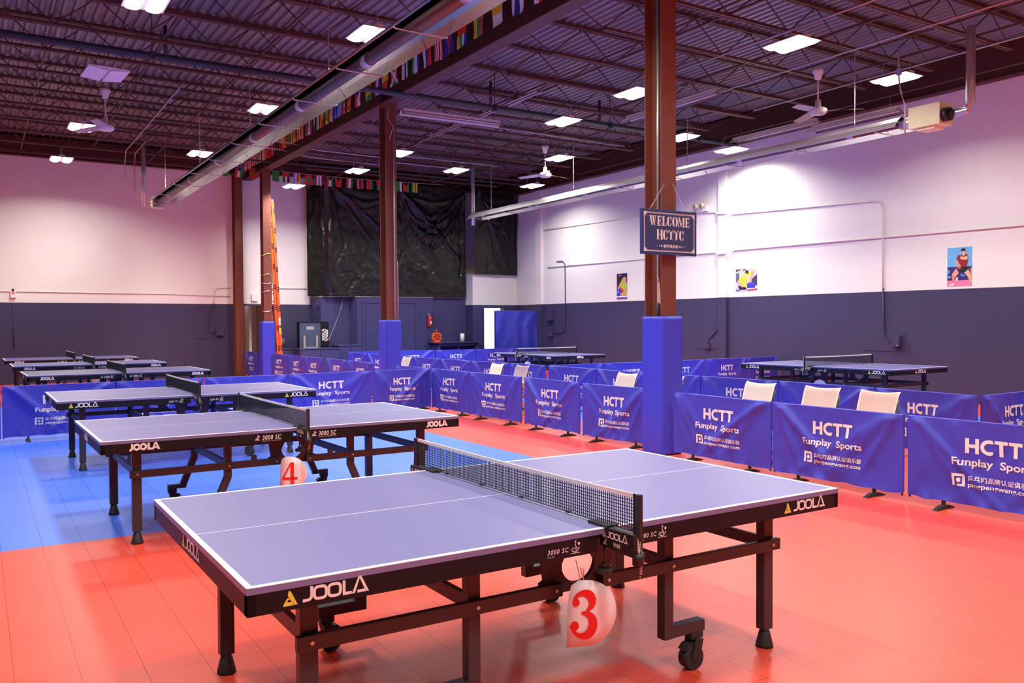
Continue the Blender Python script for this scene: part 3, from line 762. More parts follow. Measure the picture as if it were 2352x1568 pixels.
# ------------------------------------------------------------------ folding chairs
def make_chair():
    root = empty('folding_chair', (0, 0, 0))      # faces -x, back leaning to +x
    b = MB()
    def back(i, j):
        y = -.225+.45*i; z = .52+.30*j; lean = .10*j
        curl = .035*max(0, j-.8)*5*max(0, j-.8)*5*.5
        return Vector((.16+lean+.02*math.cos((i-.5)*PI)*-1+curl, y*(1+.03*j), z+.018*(abs(i-.5)*2)**2*j))
    b.grid(16, 14, back); r = bmesh.ops.solidify(b.bm, geom=list(b.bm.faces), thickness=.012)
    b.build('backrest', M_chair, root)
    b = MB(); b.grid(10, 10, lambda i, j: Vector((-.24+.40*i, -.20+.40*j, .44+.018*(abs(j-.5)*2)**2-.012*math.sin(PI*i)))); bmesh.ops.solidify(b.bm, geom=list(b.bm.faces), thickness=.014)
    b.build('seat', M_chair, root)
    for s in (-1, 1):
        b = MB(); b.tube([(.262, s*.222, .755), (.20, s*.222, .58), (.14, s*.222, .44), (-.26, s*.225, .012)], .0125, 8); b.build('front_leg', M_frame, root)
        b = MB(); b.tube([(-.10, s*.205, .42), (.05, s*.205, .25), (.26, s*.21, .012)], .0125, 8); b.build('rear_leg', M_frame, root)
    for x, z in ((.20, .085), (-.19, .09)):
        b = MB(); b.cyl((x, -.21, z), (x, .21, z), .009); b.build('crossbar', M_frame, root)
    return root
ch0 = None
for x, y, rz, lb in ((7.45, 6.82, -3, 'cream folding chair leftmost of the three right of the nearest padded column'), (7.45, 5.96, -2, 'cream folding chair in the middle of the three right of the nearest padded column'), (7.45, 5.28, -4, 'cream folding chair rightmost of the three right of the nearest padded column'),
                     (7.42, 9.18, -5, 'cream folding chair standing just left of the nearest padded column'), (7.45, 8.30, 4, 'cream folding chair almost hidden behind the nearest padded column'), (7.42, 11.88, -6, 'cream folding chair at the right of the far pair, above the gap with the stool'), (7.42, 12.68, -5, 'cream folding chair at the left of the far pair'),
                     (7.42, 16.36, -4, 'farthest cream folding chair, beside the second padded column')):
    o = make_chair() if ch0 is None else copy_tree(ch0); ch0 = ch0 or o
    o.location = (x, y, 0); o.rotation_euler = (0, 0, R(rz)); tag(o, lb, 'chair', 'cream folding chairs')
# wooden folding stool seen through the gap
root = empty('folding_stool', (7.45, 11.42, 0), 0, 'brown wooden folding stool seen through the gap between two barriers', 'stool')
b = MB()
for k in range(4): b.box(-.17, .17, -.16+k*.085, -.085+k*.085, .565, .59, 0, .004)
b.build('seat', M_wood, root)
for s in (-1, 1):
    b = MB(); b.beam((-.16, s*.15, .57), (.17, s*.15, .0), .022, .034); b.build('leg', M_wood, root)
    b = MB(); b.beam((.16, s*.125, .57), (-.17, s*.125, .0), .022, .034); b.build('leg', M_wood, root)
b = MB(); b.box(-.08, -.05, -.15, .15, .24, .27); b.build('stretcher', M_wood, root)

# ------------------------------------------------------------------ high bay lamps
def make_lamp():
    root = empty('high_bay_lamp', (0, 0, 0))      # long axis along Y, lens underside at z=0
    b = MB(); b.box(-.06, .06, -.30, .30, .05, .11, 0, .008); b.box(-.25, .25, -.335, .335, .045, .052, 0, .002); b.build('housing', M_fan, root)
    for s in (-1, 1):
        b = MB(); hw, hl = .098, .33
        pf = [(-hw+2*hw*k/8, .045-.045*math.sqrt(max(0, 1-((-1+k/4))**2))*.9) for k in range(9)]
        rows = []
        for y, f in ((-hl, .25), (-hl+.03, .75), (-hl+.07, 1), (hl-.07, 1), (hl-.03, .75), (hl, .25)):
            rows.append([b.bm.verts.new((s*.125+u*(.8+.2*f), y, .045+(v-.045)*f)) for u, v in pf])
        for A, Bq in zip(rows, rows[1:]):
            for i in range(8):
                b.bm.faces.new((A[i], A[i+1], Bq[i+1], Bq[i])).smooth = True
        b.build('lens', M_lamp, root)
    b = MB()
    for y in (-.25, .25): b.tube([(0, y, .11), (0, y, .28), (.0, y*.6, .42)], .004, 5)
    b.build('hanger_wire', M_galv, root)
    ld = LIGHT[0]
    if ld is None:
        ld = LIGHT[0] = bpy.data.lights.new('led_array', 'AREA'); ld.shape = 'RECTANGLE'; ld.size = .44; ld.size_y = .64
        ld.energy = LAMPW; ld.color = (1.0, .955, .89); ld.spread = R(152)
    lo = bpy.data.objects.new('led_array', ld); C.objects.link(lo); lo.parent = root; lo.location = (0, 0, -.006)
    return root
LIGHT = [None]
LP = [(1.84, 11.38, 'twin lens lamp at the top edge of the photo, left of the long heater'), (1.86, 19.25, 'twin lens lamp just left of the left ceiling fan'), (1.79, 23.23, 'twin lens lamp at far left, low in front of the wall top'), (4.49, 20.82, 'lamp peeking out left of the long tube heater, far end'),
      (4.69, 11.08, 'lamp partly hidden by the top edge of the long tube heater'), (7.47, 23.12, 'lamp right above the orange ladder, below the flag string'), (8.5, 21.06, 'twin lamp left of the second column, above the flag string'), (8.48, 18.39, 'twin lamp right of the second column'),
      (10.71, 19.69, 'twin lamp in front of the top of the black sheeting'), (13.82, 20.77, 'lowest twin lamp under the middle ceiling fan'), (12.07, 16.94, 'twin lamp just right of the middle ceiling fan stem'), (9.95, 13.83, 'twin lamp below the dark sprinkler pipe, above the middle fan'),
      (9.81, 11.48, 'twin lamp left of the nearest column'), (13.01, 13.68, 'lamp peeking out at the right side of the nearest column'), (14.6, 13.75, 'lamp just over the right wall heater, right of the nearest column'), (10.03, 8.29, 'big twin lamp above the right ceiling fan'), (12.94, 8.56, 'rightmost lamp, above the burner box of the right heater')]
EXTRA = [(1.85, 7.3), (1.85, 3.3), (1.85, -.8), (4.6, 15.9), (4.7, 6.6), (4.7, 2.2), (4.7, -2.5), (-1.6, 20.5), (-1.6, 13.), (-1.6, 6.), (-1.6, -1.), (10.0, 3.9), (12.9, 3.9), (10.0, -.8), (13.0, -.8)]  # unseen lamps, added along the grid to light the near hall
l0 = None
LZ = {(14.6, 13.75): 5.4, (7.47, 23.12): 5.3}
for e in LP + [(x, y, None) for x, y in EXTRA]:
    o = make_lamp() if l0 is None else copy_tree(l0); l0 = l0 or o
    o.location = (e[0], e[1], LZ.get(e[:2], 5.5))
    tag(o, 'glowing '+e[2] if e[2] else 'glowing twin lens lamp added out of sight to light the hall', 'lamp', 'high bay lamps' if e[2] else 'added lamps out of sight')
# unlit fixtures
def strip_light(x, y, z, ln, label, rz=0, w=.30):
    root = empty('strip_light', (x, y, z), R(rz), label, 'lamp', 'unlit ceiling fixtures')
    b = MB(); b.grid(8, 1, lambda i, j: Vector((-w/2+w*i, -ln/2+ln*j, .09*math.sin(PI*i)))); bmesh.ops.solidify(b.bm, geom=list(b.bm.faces), thickness=.004); b.build('reflector', M_fan, root)
    b = MB(); b.box(-.05, .05, -ln/2+.03, ln/2-.03, .085, .13, 0, .004); b.build('ballast_channel', M_fan, root)
    for s in (-.06, .06):
        b = MB(); b.cyl((s, -ln/2+.06, .045), (s, ln/2-.06, .045), .013); b.build('tube', M_tape, root)
    b = MB()
    for yy in (-ln*.4, ln*.4): b.cyl((0, yy, .13), (0, yy, .32), .004, n=5)
    b.build('hanger_rod', M_galv, root)
strip_light(11.35, 12.3, 5.62, 2.5, 'unlit hooded strip light passing behind the nearest column')
strip_light(14.55, 12.5, 5.55, 2.3, 'unlit hooded strip light above the right wall heater, right of the nearest column')
strip_light(14.1, 10.2, 5.28, 1.9, 'unlit pale strip light near the burner end of the right heater')
strip_light(8.4, 15.6, 5.72, 2.3, 'long unlit strip light just right of the second column top', 88, .16)
root = empty('panel_light', (1.79, 14.96, 5.5), R(4), 'square unlit white panel lamp above the left ceiling fan', 'lamp', 'unlit ceiling fixtures')
b = MB(); b.box(-.30, .30, -.36, .36, .045, .06, 0, .004); b.build('housing', M_fan, root)
for s in (-1, 1):
    b = MB(); b.prism([(s*.02, .0), (s*.30, .03), (s*.30, .045), (s*.02, .045)], lambda u, v, w: Vector((u, -.35+w, v)), .70); b.build('lens', M_tape, root)
b = MB(); b.cyl((0, 0, .06), (0, 0, .40), .004, n=5); b.build('hanger_wire', M_galv, root)

# ------------------------------------------------------------------ ceiling fans
def make_fan():
    root = empty('ceiling_fan', (0, 0, 0))
    b = MB(); b.lathe([(.09, .0), (.09, -.06), (.07, -.075), (.05, -.17), (.03, -.18)][::-1], (0, 0, .72), 18); b.build('canopy', M_fan, root)
    b = MB(); b.cyl((0, 0, .10), (0, 0, .58), .014); b.build('downrod', M_fan, root)
    b = MB(); b.lathe([(.03, .20), (.045, .19), (.055, .07), (.12, .055), (.15, .03), (.15, -.02), (.12, -.05), (.06, -.062)][::-1], (0, 0, 0), 24); b.build('motor', M_fan, root)
    for k in range(3):
        a = 2*PI*k/3; m = Matrix.Rotation(a, 4, 'Z')
        b = MB(); b.grid(6, 8, lambda i, j: m @ Vector((.13+.60*j, (-.055-.025*math.sin(PI*(.35+.5*j)))+(.11+.05*math.sin(PI*(.35+.5*j)))*i, .01+.045*(i-.5)*(1-.4*j)-.03*j)))
        bmesh.ops.solidify(b.bm, geom=list(b.bm.faces), thickness=.006)
        bl = b.build('blade', M_fan, root)
    return root
f0 = None
for x, y, z, a, lb in ((2.09, 17.5, 5.215, 8, 'white three blade ceiling fan at the left, below the square unlit panel'), (12.0, 17.45, 5.20, 0, 'white three blade ceiling fan in the middle, above the right wall heater'), (12.25, 9.56, 5.13, -52, 'white three blade ceiling fan at the right, below the big twin lamp')):
    o = make_fan() if f0 is None else copy_tree(f0); f0 = f0 or o
    o.location = (x, y, z); o.rotation_euler = (0, 0, R(a)); tag(o, lb, 'fan', 'ceiling fans')

# ------------------------------------------------------------------ radiant tube heaters
def heater(x, y0, y1, z, w, mat, label, burner_end, flue, polished):
    root = empty('tube_heater', (x, y0, z), 0, label, 'heater', 'radiant tube heaters')
    L = y1-y0; h = .17
    pf = [(-w/2-.012, .012), (-w/2, 0), (-w*.40, h*.55), (-w*.22, h), (w*.22, h), (w*.40, h*.55), (w/2, 0), (w/2+.012, .012)]
    n = max(1, round(L/2.4)); k = L/n
    for i in range(n):
        b = MB(); a, c = i*k, (i+1)*k+.03
        rows = [[b.bm.verts.new((u, yy, v+(.004 if i % 2 else 0))) for u, v in pf] for yy in (a, c)]
        for q in range(len(pf)-1): b.bm.faces.new((rows[0][q], rows[0][q+1], rows[1][q+1], rows[1][q]))
        bmesh.ops.solidify(b.bm, geom=list(b.bm.faces), thickness=.002)
        b.build('reflector', mat, root)
    for dx in (0,):
        rt = .075 if polished else .05
        b = MB(); b.cyl((dx, .05, h*.45), (dx, L-.05, h*.45), rt, n=18)
        yy = .9
        while yy < L: b.cyl((dx, yy, h*.45), (dx, yy+.14, h*.45), rt+.008, n=18, mat=1); yy += 2.4
        b.build('radiant_tube', [M_tube, M_galv], root)
    m = max(2, round(L/1.55))
    for i in range(m):
        yy = .35+(L-.7)*i/(m-1)
        b = MB(); b.tube([(-w/2-.01, yy, .0), (-w/2+.01, yy, -.012), (w/2-.01, yy, -.012), (w/2+.01, yy, .0)], .009, 6); b.tube([(-.09, yy, -.01), (-.09, yy, .03), (.09, yy, .03), (.09, yy, -.01)], .006, 5)
        b.build('wire_bracket', M_conduit, root)
    m = max(2, round(L/3.6))
    for i in range(m):
        yy = .9+(L-1.8)*i/(m-1)
        b = MB(); b.cyl((0, yy, h), (0, yy, h+.15), .006, n=6)
        z_ = h+.15
        while z_ < 5.88-z:
            b.box(-.008, .008, yy-.003, yy+.003, z_, z_+.03); b.box(-.003, .003, yy-.008, yy+.008, z_+.022, z_+.05); z_ += .045
        b.build('hanging_chain', M_galv, root)
    if burner_end == 'near':
        b = MB(); b.box(-.17, .17, -.66, -.16, -.06, .26, 0, .006); b.box(-.12, .14, -.55, -.28, -.10, -.06); b.cyl((0, -.17, h*.45), (0, .06, h*.45), .085, n=20, mat=1); b.build('burner_box', [M_boxy, M_galv], root)
        b = MB(); b.cyl((-.06, -.66, .07), (-.06, -.76, .07), .10, n=20); b.cyl((-.06, -.76, .07), (-.06, -.79, .07), .06, n=16); b.build('blower', M_black, root)
        b = MB(); b.tube([(.02, -.62, .10), (.02, -.86, .08), (.04, -.95, .10), (.05, -1.0, .2), (.05, -1.0, 1.3)], .062, 14); b.build('flue_pipe', M_galv, root)
        b = MB(); b.tube([(-.19, -.12, .02), (-.19, -.12, .32), (-.15, -.02, .55), (-.10, .04, .75), (-.06, .08, 1.25)], .014, 8); b.box(-.09, -.04, .03, .10, .84, .94, 1); b.tube([(-.19, -.12, .02), (-.19, -.12, -.14)], .012, 8, 2); b.build('gas_line', [M_string, FM['s'], M_tan], root)
    else:
        b = MB(); b.box(-.13, .13, L-.02, L+.34, -.06, .22, 0, .006); b.box(-.15, -.13, L+.0, L+.32, -.03, .19, 1); b.build('burner_box', [M_galv, M_boxy], root)
        b = MB(); b.tube([(.0, L+.1, -.06), (-.02, L+.05, -.2), (-.1, L, -.22), (-.2, L, .0)], .006, 6); b.build('power_cable', M_galv, root)
    fx, fy = flue
    b = MB(); b.tube([(fx, fy, -.16 if burner_end == 'near' else .0), (fx, fy, 1.6)], .055, 14); b.build('exhaust_pipe', M_galv, root)
    return root
heater(3.93, 6.0, 22.9, 4.55, .60, M_alu, 'long polished tube heater hanging on chains in front of the flag string', 'far', (-.28, 17.35), True)
heater(12.26, 7.95, 21.4, 4.52, .52, M_alumat, 'long tube heater hanging along the right wall, with a burner box at its near end', 'near', (-.05, 13.5), False)

# ------------------------------------------------------------------ pipes and conduits near the roof
def pipe(name, pts, r, mat, label, cat='pipe', group='roof conduits', n=8):
    b = MB(); b.tube(pts, r, n); o = b.build(name, mat)
    return tag(o, label, cat, group)
root = empty('sprinkler_pipe', (0, 14.40, 5.77), 0, 'thick dark sprinkler pipe crossing the whole roof below the joists', 'pipe')
b = MB(); b.cyl((XL, 0, 0), (XR, 0, 0), .056, n=18); b.build('main_pipe', M_pipe, root)
for x in (-3, 2.4, 5.9, 8.7, 11.6, 14.2):
    b = MB(); b.cyl((x, 0, 0), (x, 0, .70), .008, n=6); b.box(x-.03, x+.03, -.065, .065, -.062, .062); b.build('hanger', M_pipe, root)
for x in (2.6, 8.6, 11.3):
    b = MB(); b.cyl((x, -.02, 0), (x, -.02, .5), .03, n=10); b.build('riser', M_pipe, root)
for x, y0, y1, z, lb in ((9.0, -3, 22.5, 5.98, 'thin branch pipe running lengthwise just right of the column line'), (12.6, -3, 24, 6.05, 'thin branch pipe running lengthwise above the middle fan'), (14.9, -3, 20, 5.86, 'thin branch pipe running lengthwise beside the right wall'), (2.55, -3, 24, 6.02, 'thin branch pipe running lengthwise over the left bay')):
    pipe('branch_pipe', [(x, y0, z), (x, y1, z)], .019, M_joist, lb)
pipe('conduit', [(8.9, 13.2, 5.85), (8.9, 17.6, 5.85)], .016, M_conduit, 'pale conduit running away from the sprinkler pipe, right of the second column')
pipe('conduit', [(9.0, 13.2, 5.85), (9.0, 18.4, 5.85)], .016, M_conduit, 'second pale conduit close beside the first one right of the second column')
pipe('conduit', [(5.2, 20.6, 6.0), (6.6, 20.6, 5.98), (7.2, 20.45, 5.84), (9.0, 20.4, 5.82), (9.4, 20.1, 5.86), (12.2, 20.1, 5.86)], .013, M_conduit, 'bent conduit crossing under the girder between the two far columns')
pipe('conduit', [(5.2, 21.5, 6.0), (6.6, 21.5, 5.98), (7.3, 21.3, 5.82), (9.2, 21.3, 5.80), (9.6, 21.0, 5.85), (11.4, 21.0, 5.85), (11.9, 21.5, 5.85), (11.9, 23.5, 5.85)], .013, M_conduit, 'lower bent conduit crossing under the girder near the farthest column')
pipe('conduit', [(5.0, 22.6, 5.84), (9.6, 22.4, 5.83), (14.5, 22.3, 5.84)], .024, M_pipe, 'dark straight pipe crossing below the girder near the farthest column')
pipe('conduit', [(3.2, 16.3, 5.86), (3.2, 23.0, 5.86), (3.2, 23.25, 5.6), (3.2, 23.25, 5.2)], .014, M_conduit, 'pale conduit running away above the left side of the long heater')
pipe('conduit', [(3.45, 21.6, 5.88), (3.45, 23.3, 5.86), (3.45, 23.45, 5.5), (3.45, 23.4, 4.9)], .014, M_tan, 'short brown gas pipe dropping to the far end of the long heater')
pipe('conduit', [(10.3, 6.0, 5.86), (10.3, 11.6, 5.86), (11.2, 11.6, 5.86)], .013, M_conduit, 'pale conduit bending right between the big lamp and the nearest column')
pipe('conduit', [(12.0, 5.5, 5.9), (12.0, 13.0, 5.9)], .014, M_conduit, 'straight conduit passing above the right ceiling fan')
pipe('conduit', [(13.6, 4.0, 5.88), (13.6, 12.2, 5.88)], .014, M_conduit, 'straight conduit near the rightmost lamp')
pipe('conduit', [(9.6, 16.2, 5.88), (13.6, 16.3, 5.87)], .012, M_conduit, 'thin crosswise conduit above the middle fan')
pipe('conduit', [(6.78, 15.19, 5.74), (6.76, 15.185, 5.5), (6.88, 15.19, 5.35), (6.80, 15.195, 5.1)], .010, M_conduit, 'short bent cable at the top of the second column')
pipe('duct', [(9.5, 4.4, 5.95), (15.3, 4.6, 5.95)], .16, M_pipe, 'fat dark round duct in the top right corner of the roof', 'duct', None, 16) if False else None

# ------------------------------------------------------------------ column fittings
pipe('column_conduit', [(6.755, 7.50, 1.4), (6.755, 7.50, 5.6)], .016, M_galv, 'shiny vertical conduit inside the web of the nearest column', 'pipe', 'column conduits')
pipe('column_conduit', [(6.885, 15.19, 1.45), (6.885, 15.19, 5.35)], .014, M_conduit, 'pale vertical conduit on the face of the second column', 'pipe', 'column conduits')
pipe('column_conduit', [(6.985, 15.30, 1.45), (7.0, 15.30, 2.0), (7.0, 15.30, 2.6), (6.96, 15.30, 2.9)], .014, M_conduit, 'short pale cable on the right edge of the second column', 'pipe', 'column conduits')
root = empty('paper_tag', (6.735, 7.46, 1.98), 0, 'tan paper tag hanging on the nearest column under the welcome sign', 'tag')
b = MB(); b.prism([(-.035, -.24), (.035, -.20), (.03, -.0), (.0, .04), (-.01, .0)], lambda u, v, w: Vector((w, u, v)), .002); b.build('paper', M_tan, root)
b = MB(); b.tube([(0, 0, .03), (.012, .02, .07), (.0, .04, .10)], .004, 5); b.build('tie', M_yellow, root)
# welcome sign
SX0, SX1, SY, SZ0, SZ1 = 6.272, 7.112, 7.235, 2.303, 2.812
root = empty('welcome_sign', (0, 0, 0), 0, 'blue hanging sign reading welcome on the nearest steel column', 'sign')
b = MB(); b.box(SX0, SX1, SY, SY+.03, SZ0, SZ1, 0, .003); b.build('board', M_signblue, root)
sgn = lambda u, v: Vector((SX0+u, SY-.0012, SZ0+v))
def stencil(txt, x0, x1, y0, y1):
    """slab stencil capitals made of stems, serifs and bowls with stencil gaps"""
    G = {}
    sl = lambda x, w=.17: join(rect(x, x+.27, .06, .94), rect(x-.05, x+.32, 0, .07), rect(x-.05, x+.32, .93, 1))
    G['E'] = (.80, join(sl(.06), rect(.40, .72, 0, .09), rect(.66, .74, 0, .28), rect(.40, .72, .91, 1), rect(.66, .74, .74, 1), rect(.38, .58, .46, .54), rect(.55, .60, .36, .64)))
    G['L'] = (.76, join(sl(.06), rect(.40, .70, 0, .09), rect(.62, .71, 0, .32)))
    G['H'] = (1.0, join(sl(.06), sl(.68), rect(.37, .64, .46, .55)))
    G['T'] = (.86, join(rect(.29, .57, .0, .86), rect(.2, .66, 0, .07), rect(.02, .27, .91, 1), rect(.59, .84, .91, 1), rect(.02, .09, .70, .92), rect(.77, .84, .70, .92)))
    bow = lambda c: ribbon([(p[0], p[1], w) for p, w in zip(arc(c, .5, .24, .46, 97, 263, 14), [.07, .12, .18, .23, .27, .29, .3, .3, .3, .29, .27, .23, .18, .12, .07])], .1)
    bowr = lambda c: ribbon([(p[0], p[1], w) for p, w in zip(arc(c, .5, .24, .46, 83, -83, 14), [.07, .12, .18, .23, .27, .29, .3, .3, .3, .29, .27, .23, .18, .12, .07])], .1)
    G['O'] = (.92, join(bow(.38), bowr(.54)))
    G['C'] = (.86, join(bow(.38), ribbon(arc(.46, .5, .26, .46, 85, 30, 6), .10), ribbon(arc(.46, .5, .26, .46, -85, -30, 6), .10), poly((.66, .62), (.76, .62), (.76, .98), (.70, .98)), poly((.66, .34), (.76, .34), (.74, .16))))
    G['W'] = (1.28, join(poly((.06, .96), (.34, .96), (.52, .0), (.38, .0)), poly((.46, .96), (.74, .96), (.94, .0), (.80, .0)), poly((.96, .96), (1.06, .96), (.96, .35), (.92, .35)), poly((.62, .55), (.68, .4), (.56, .05), (.54, .1)), rect(.0, .40, .93, 1), rect(.42, .78, .93, 1), rect(.88, 1.2, .93, 1)))
    G['M'] = (1.22, join(rect(.10, .19, .06, .94), rect(.02, .28, 0, .07), poly((.06, 1), (.34, 1), (.62, .15), (.52, .0)), poly((.80, 1), (.86, 1), (.62, .15), (.60, .3)), rect(.86, 1.12, .06, .94), rect(.80, 1.18, 0, .07), rect(.80, 1.18, .93, 1)))
    x = 0; S = []
    for ch in txt:
        w, sh = G[ch]; S.append(shift(sh, x)); x += w+.06
    return fit(join(*S), x0, x1, y0, y1)
b = MB(); W, H = SX1-SX0, SZ1-SZ0
b.flat(stencil('WELCOME', .115, .725, .325, .437), sgn); b.flat(stencil('HCTTC', .225, .635, .170, .282), sgn)
b.flat(fit(text('\u541b\u5eb7\u4ff1\u4e50\u90e8', .02), .325, .550, .078, .118), sgn)
star = lambda x, y, r: ([(x+r*(1 if k % 2 == 0 else .42)*math.sin(PI*k/5), y+r*(1 if k % 2 == 0 else .42)*math.cos(PI*k/5)) for k in range(10)] + [(x, y)], [(k, (k+1) % 10, 10) for k in range(10)])
for s in (-1, 1):
    for dx, r in ((.138, .017), (.170, .011), (.196, .007), (.216, .005), (.234, .0035)): b.flat(star(.4375+s*dx, .098, r), sgn)
for e, t in ((.035, .006), (.046, .003)):
    c = .05
    b.flat(rect(e+c, W-e-c, e, e+t), sgn); b.flat(rect(e+c, W-e-c, H-e-t, H-e), sgn); b.flat(rect(e, e+t, e+c, H-e-c), sgn); b.flat(rect(W-e-t, W-e, e+c, H-e-c), sgn)
for x, sx in ((.033, 1), (W-.033, -1)):
    for y, sy in ((.033, 1), (H-.033, -1)): b.flat(poly((x, y), (x+sx*.055, y), (x, y+sy*.055)), sgn); b.flat(ribbon([(x+sx*.068, y), (x, y+sy*.068)], .004), sgn)
b.build('lettering', M_print, root)
def chain(name, p0, p1, root, mat):
    b = MB(); p0, p1 = Vector(p0), Vector(p1); n = int((p1-p0).length/.022); d = (p1-p0)/n
    for i in range(n):
        a = p0+d*i; c = a+d*1.25; w = Vector((.006, 0, .0)) if i % 2 else Vector((0, .006, 0))
        b.tube([a+w, c+w], .002, 4); b.tube([a-w, c-w], .002, 4)
    b.build(name, mat, root)
chain('chain', (6.41, SY+.015, SZ1), (6.72, 7.35, 3.13), root, M_galv); chain('chain', (6.96, SY+.015, SZ1), (6.86, 7.36, 3.13), root, M_galv)

# ------------------------------------------------------------------ flags
FL = [  # painted as vertical bands unless h:, extra emblem after /
 'rgy', 'kwr', 'wbw', 'h:yw', 'ygr', 'h:r+ygwb', 'brb', 'rwrwrwr', 'wbr', 'gwb', 'rwkwg', 'X:rgw', 'h:yr', 'rwb', 'D:ryg', 'T:rwb', 'O:yr', 'T:rwkg', 'sss', 'bsb', 'gyw', 'X:yyg', 'h:yr+yry', 'gwr', 'kwk', 'wbr', 'krg', 'ryr', 'wrw', 'yky',
 'gyg', 'gr', 'ykyr', 'h:yr', 'gkr', 'rkb', 'rwg', 'rrr', 'ryr', 'wrw', 'rwr', 'wgw', 'rwrw', 'rw', 'wrw', 'rwr', 'brw', 'wrr', 'grg']
FPX = [9.35, 9.68, 10.35, 10.98, 11.62, 12.02, 12.42, 12.78, 13.12, 13.5, 13.83, 14.2]
def make_flag(spec, name, loc, rz, w, h, label, group, seed):
    em_ = None
    kind = spec[0] if spec[1:2] == ':' else 'v'; body = spec[2:] if spec[1:2] == ':' else spec
    cols = []
    def idx(c):
        if c not in cols: cols.append(c)
        return cols.index(c)
    def mf(u, v):
        if kind == 'v': return idx(body[min(len(body)-1, int(u*len(body)))])
        if kind == 'h':
            t, _, bt = body.partition('+')
            if bt:
                if v > .62: return idx(t[0])
                return idx(bt[min(len(bt)-1, int(u*len(bt)))])
            return idx(t[min(len(t)-1, int((1-v)*len(t)))])
        if kind == 'D':
            q = (1-v)*3*.8+u*.6; return idx(body[min(2, int(q))])
        if kind == 'T':
            if abs(u-.5) < (v-.55)*1.1: return idx(body[-1])
            bb = body[:-1]; return idx(bb[min(len(bb)-1, int(u*len(bb)))])
        if kind == 'X':
            if abs(abs(u-.5)-abs(v-.5)) < .09: return idx(body[2])
            return idx(body[1]) if abs(v-.5) > abs(u-.5) else idx(body[0])
        if kind == 'O':
            if min(u, 1-u, v, 1-v) < .1 : return idx(body[0])
            if (u-.5)**2+(v-.5)**2 < .02: return idx(body[0])
            return idx(body[1])
        if kind == 'E':
            if (u-.5)**2+(v-.5)**2 < .03: return idx(body[1])
            return idx(body[0])
        if kind == 'R':
            if .28 < u < .72 and .25 < v < .75: return idx(body[1])
            return idx(body[0])
    b = MB()
    n = 12
    off = Vector((seed*1.7, 0, 0))
    b.grid(n, n, lambda i, j: Vector((-w/2+w*i, .03*(1-j)*noise.noise(Vector((i*3, j*1.5, 0))+off)+.012*math.sin(i*7+seed)*(1-j), -h+h*j+.01*math.sin(i*5+seed)*(1-j))), matfn=mf)
    o = b.build(name, [FM[c] for c in cols], fix=False)
    o.location = loc; o.rotation_euler = (0, R(random.uniform(-4, 4)), rz)
    return tag(o, label, 'flag', group)
CN = {'r': 'red', 'g': 'green', 'b': 'blue', 'w': 'white', 'y': 'yellow', 'k': 'black', 's': 'light blue', 'o': 'orange'}
def words(spec):
    seen = []
    for c in spec.split(':')[-1].replace('+', ''):
        if CN[c] not in seen: seen.append(CN[c])
    return ' and '.join(seen) if len(seen) < 3 else ', '.join(seen[:-1])+' and '+seen[-1]
ORD = ['first', 'second', 'third', 'fourth', 'fifth', 'sixth', 'seventh', 'eighth', 'ninth', 'tenth', 'eleventh', 'twelfth', 'thirteenth', 'fourteenth', 'fifteenth', 'sixteenth', 'seventeenth', 'eighteenth', 'nineteenth', 'twentieth']
def ordn(i):
    if i < 20: return ORD[i]
    t = {2: 'twenty', 3: 'thirty', 4: 'forty'}[(i+1)//10]
    return {20: 'twentieth', 30: 'thirtieth', 40: 'fortieth'}[i+1] if (i+1) % 10 == 0 else t+'-'+ORD[(i+1) % 10-1]
GFY = FLAG_Y = [9.46, 9.88, 10.36, 10.9, 11.42, 11.95, 12.38, 12.74, 13.14, 13.55, 13.95, 14.35, 14.72, 15.02, 15.45, 15.98, 16.4, 16.82, 17.2, 17.57, 18.05, 18.46, 18.83, 19.25, 19.55, 20.05, 20.5, 21.0, 21.4, 21.72, 22.1, 22.42, 22.75, 23.05, 23.3, 23.6, 23.85, 24.1, 24.3, 24.48, 24.62, 24.74, 24.84, 24.93, 25.02, 25.1, 25.18, 25.25, 25.32]
zl = lambda y: 6.27+.012*math.sin(y*1.9)
# even spacing for the crowded far end
for i, spec in enumerate(FL):
    y = 9.45+i*.333 if i > 999 else None
ys = [9.40, 9.80, 10.28, 10.84, 11.38, 11.92, 12.37, 12.74, 13.17, 13.60, 14.05, 14.52, 14.93, 15.28, 15.75, 16.3, 16.75]
while len(ys) < len(FL): ys.append(ys[-1]+.272)
for i, (spec, y) in enumerate(zip(FL, ys)):
    w = .30 if i < 16 else .22
    make_flag(spec, 'hanging_flag', (6.60, y, zl(y)), R(-90), w, .33, 'small '+words(spec)+' flag, '+ordn(i)+' from the near end along the girder', 'flags along the girder', i)
b = MB(); b.tube([(6.60, 8.6+.4*k, zl(8.6+.4*k)+.004) for k in range(42)], .005, 5); tag(b.build('flag_string', M_string), 'pale string carrying the flags along the main girder', 'string')
FAR = [('E:gr', 516), ('T:rwgb', 544), ('E:rg', 571), ('kr', 599), ('h:gg', 620), ('h:r+gwk', 641), ('swry', 665), ('R:rg', 690), ('rwbwr', 714), ('T:rwgk', 739), ('T:rrrk', 758), ('rwg', 784), ('obr', 808), ('rrg', 831), ('h:rg', 855), ('ggw', 902), ('T:rrgk', 920), ('gygy', 942)]
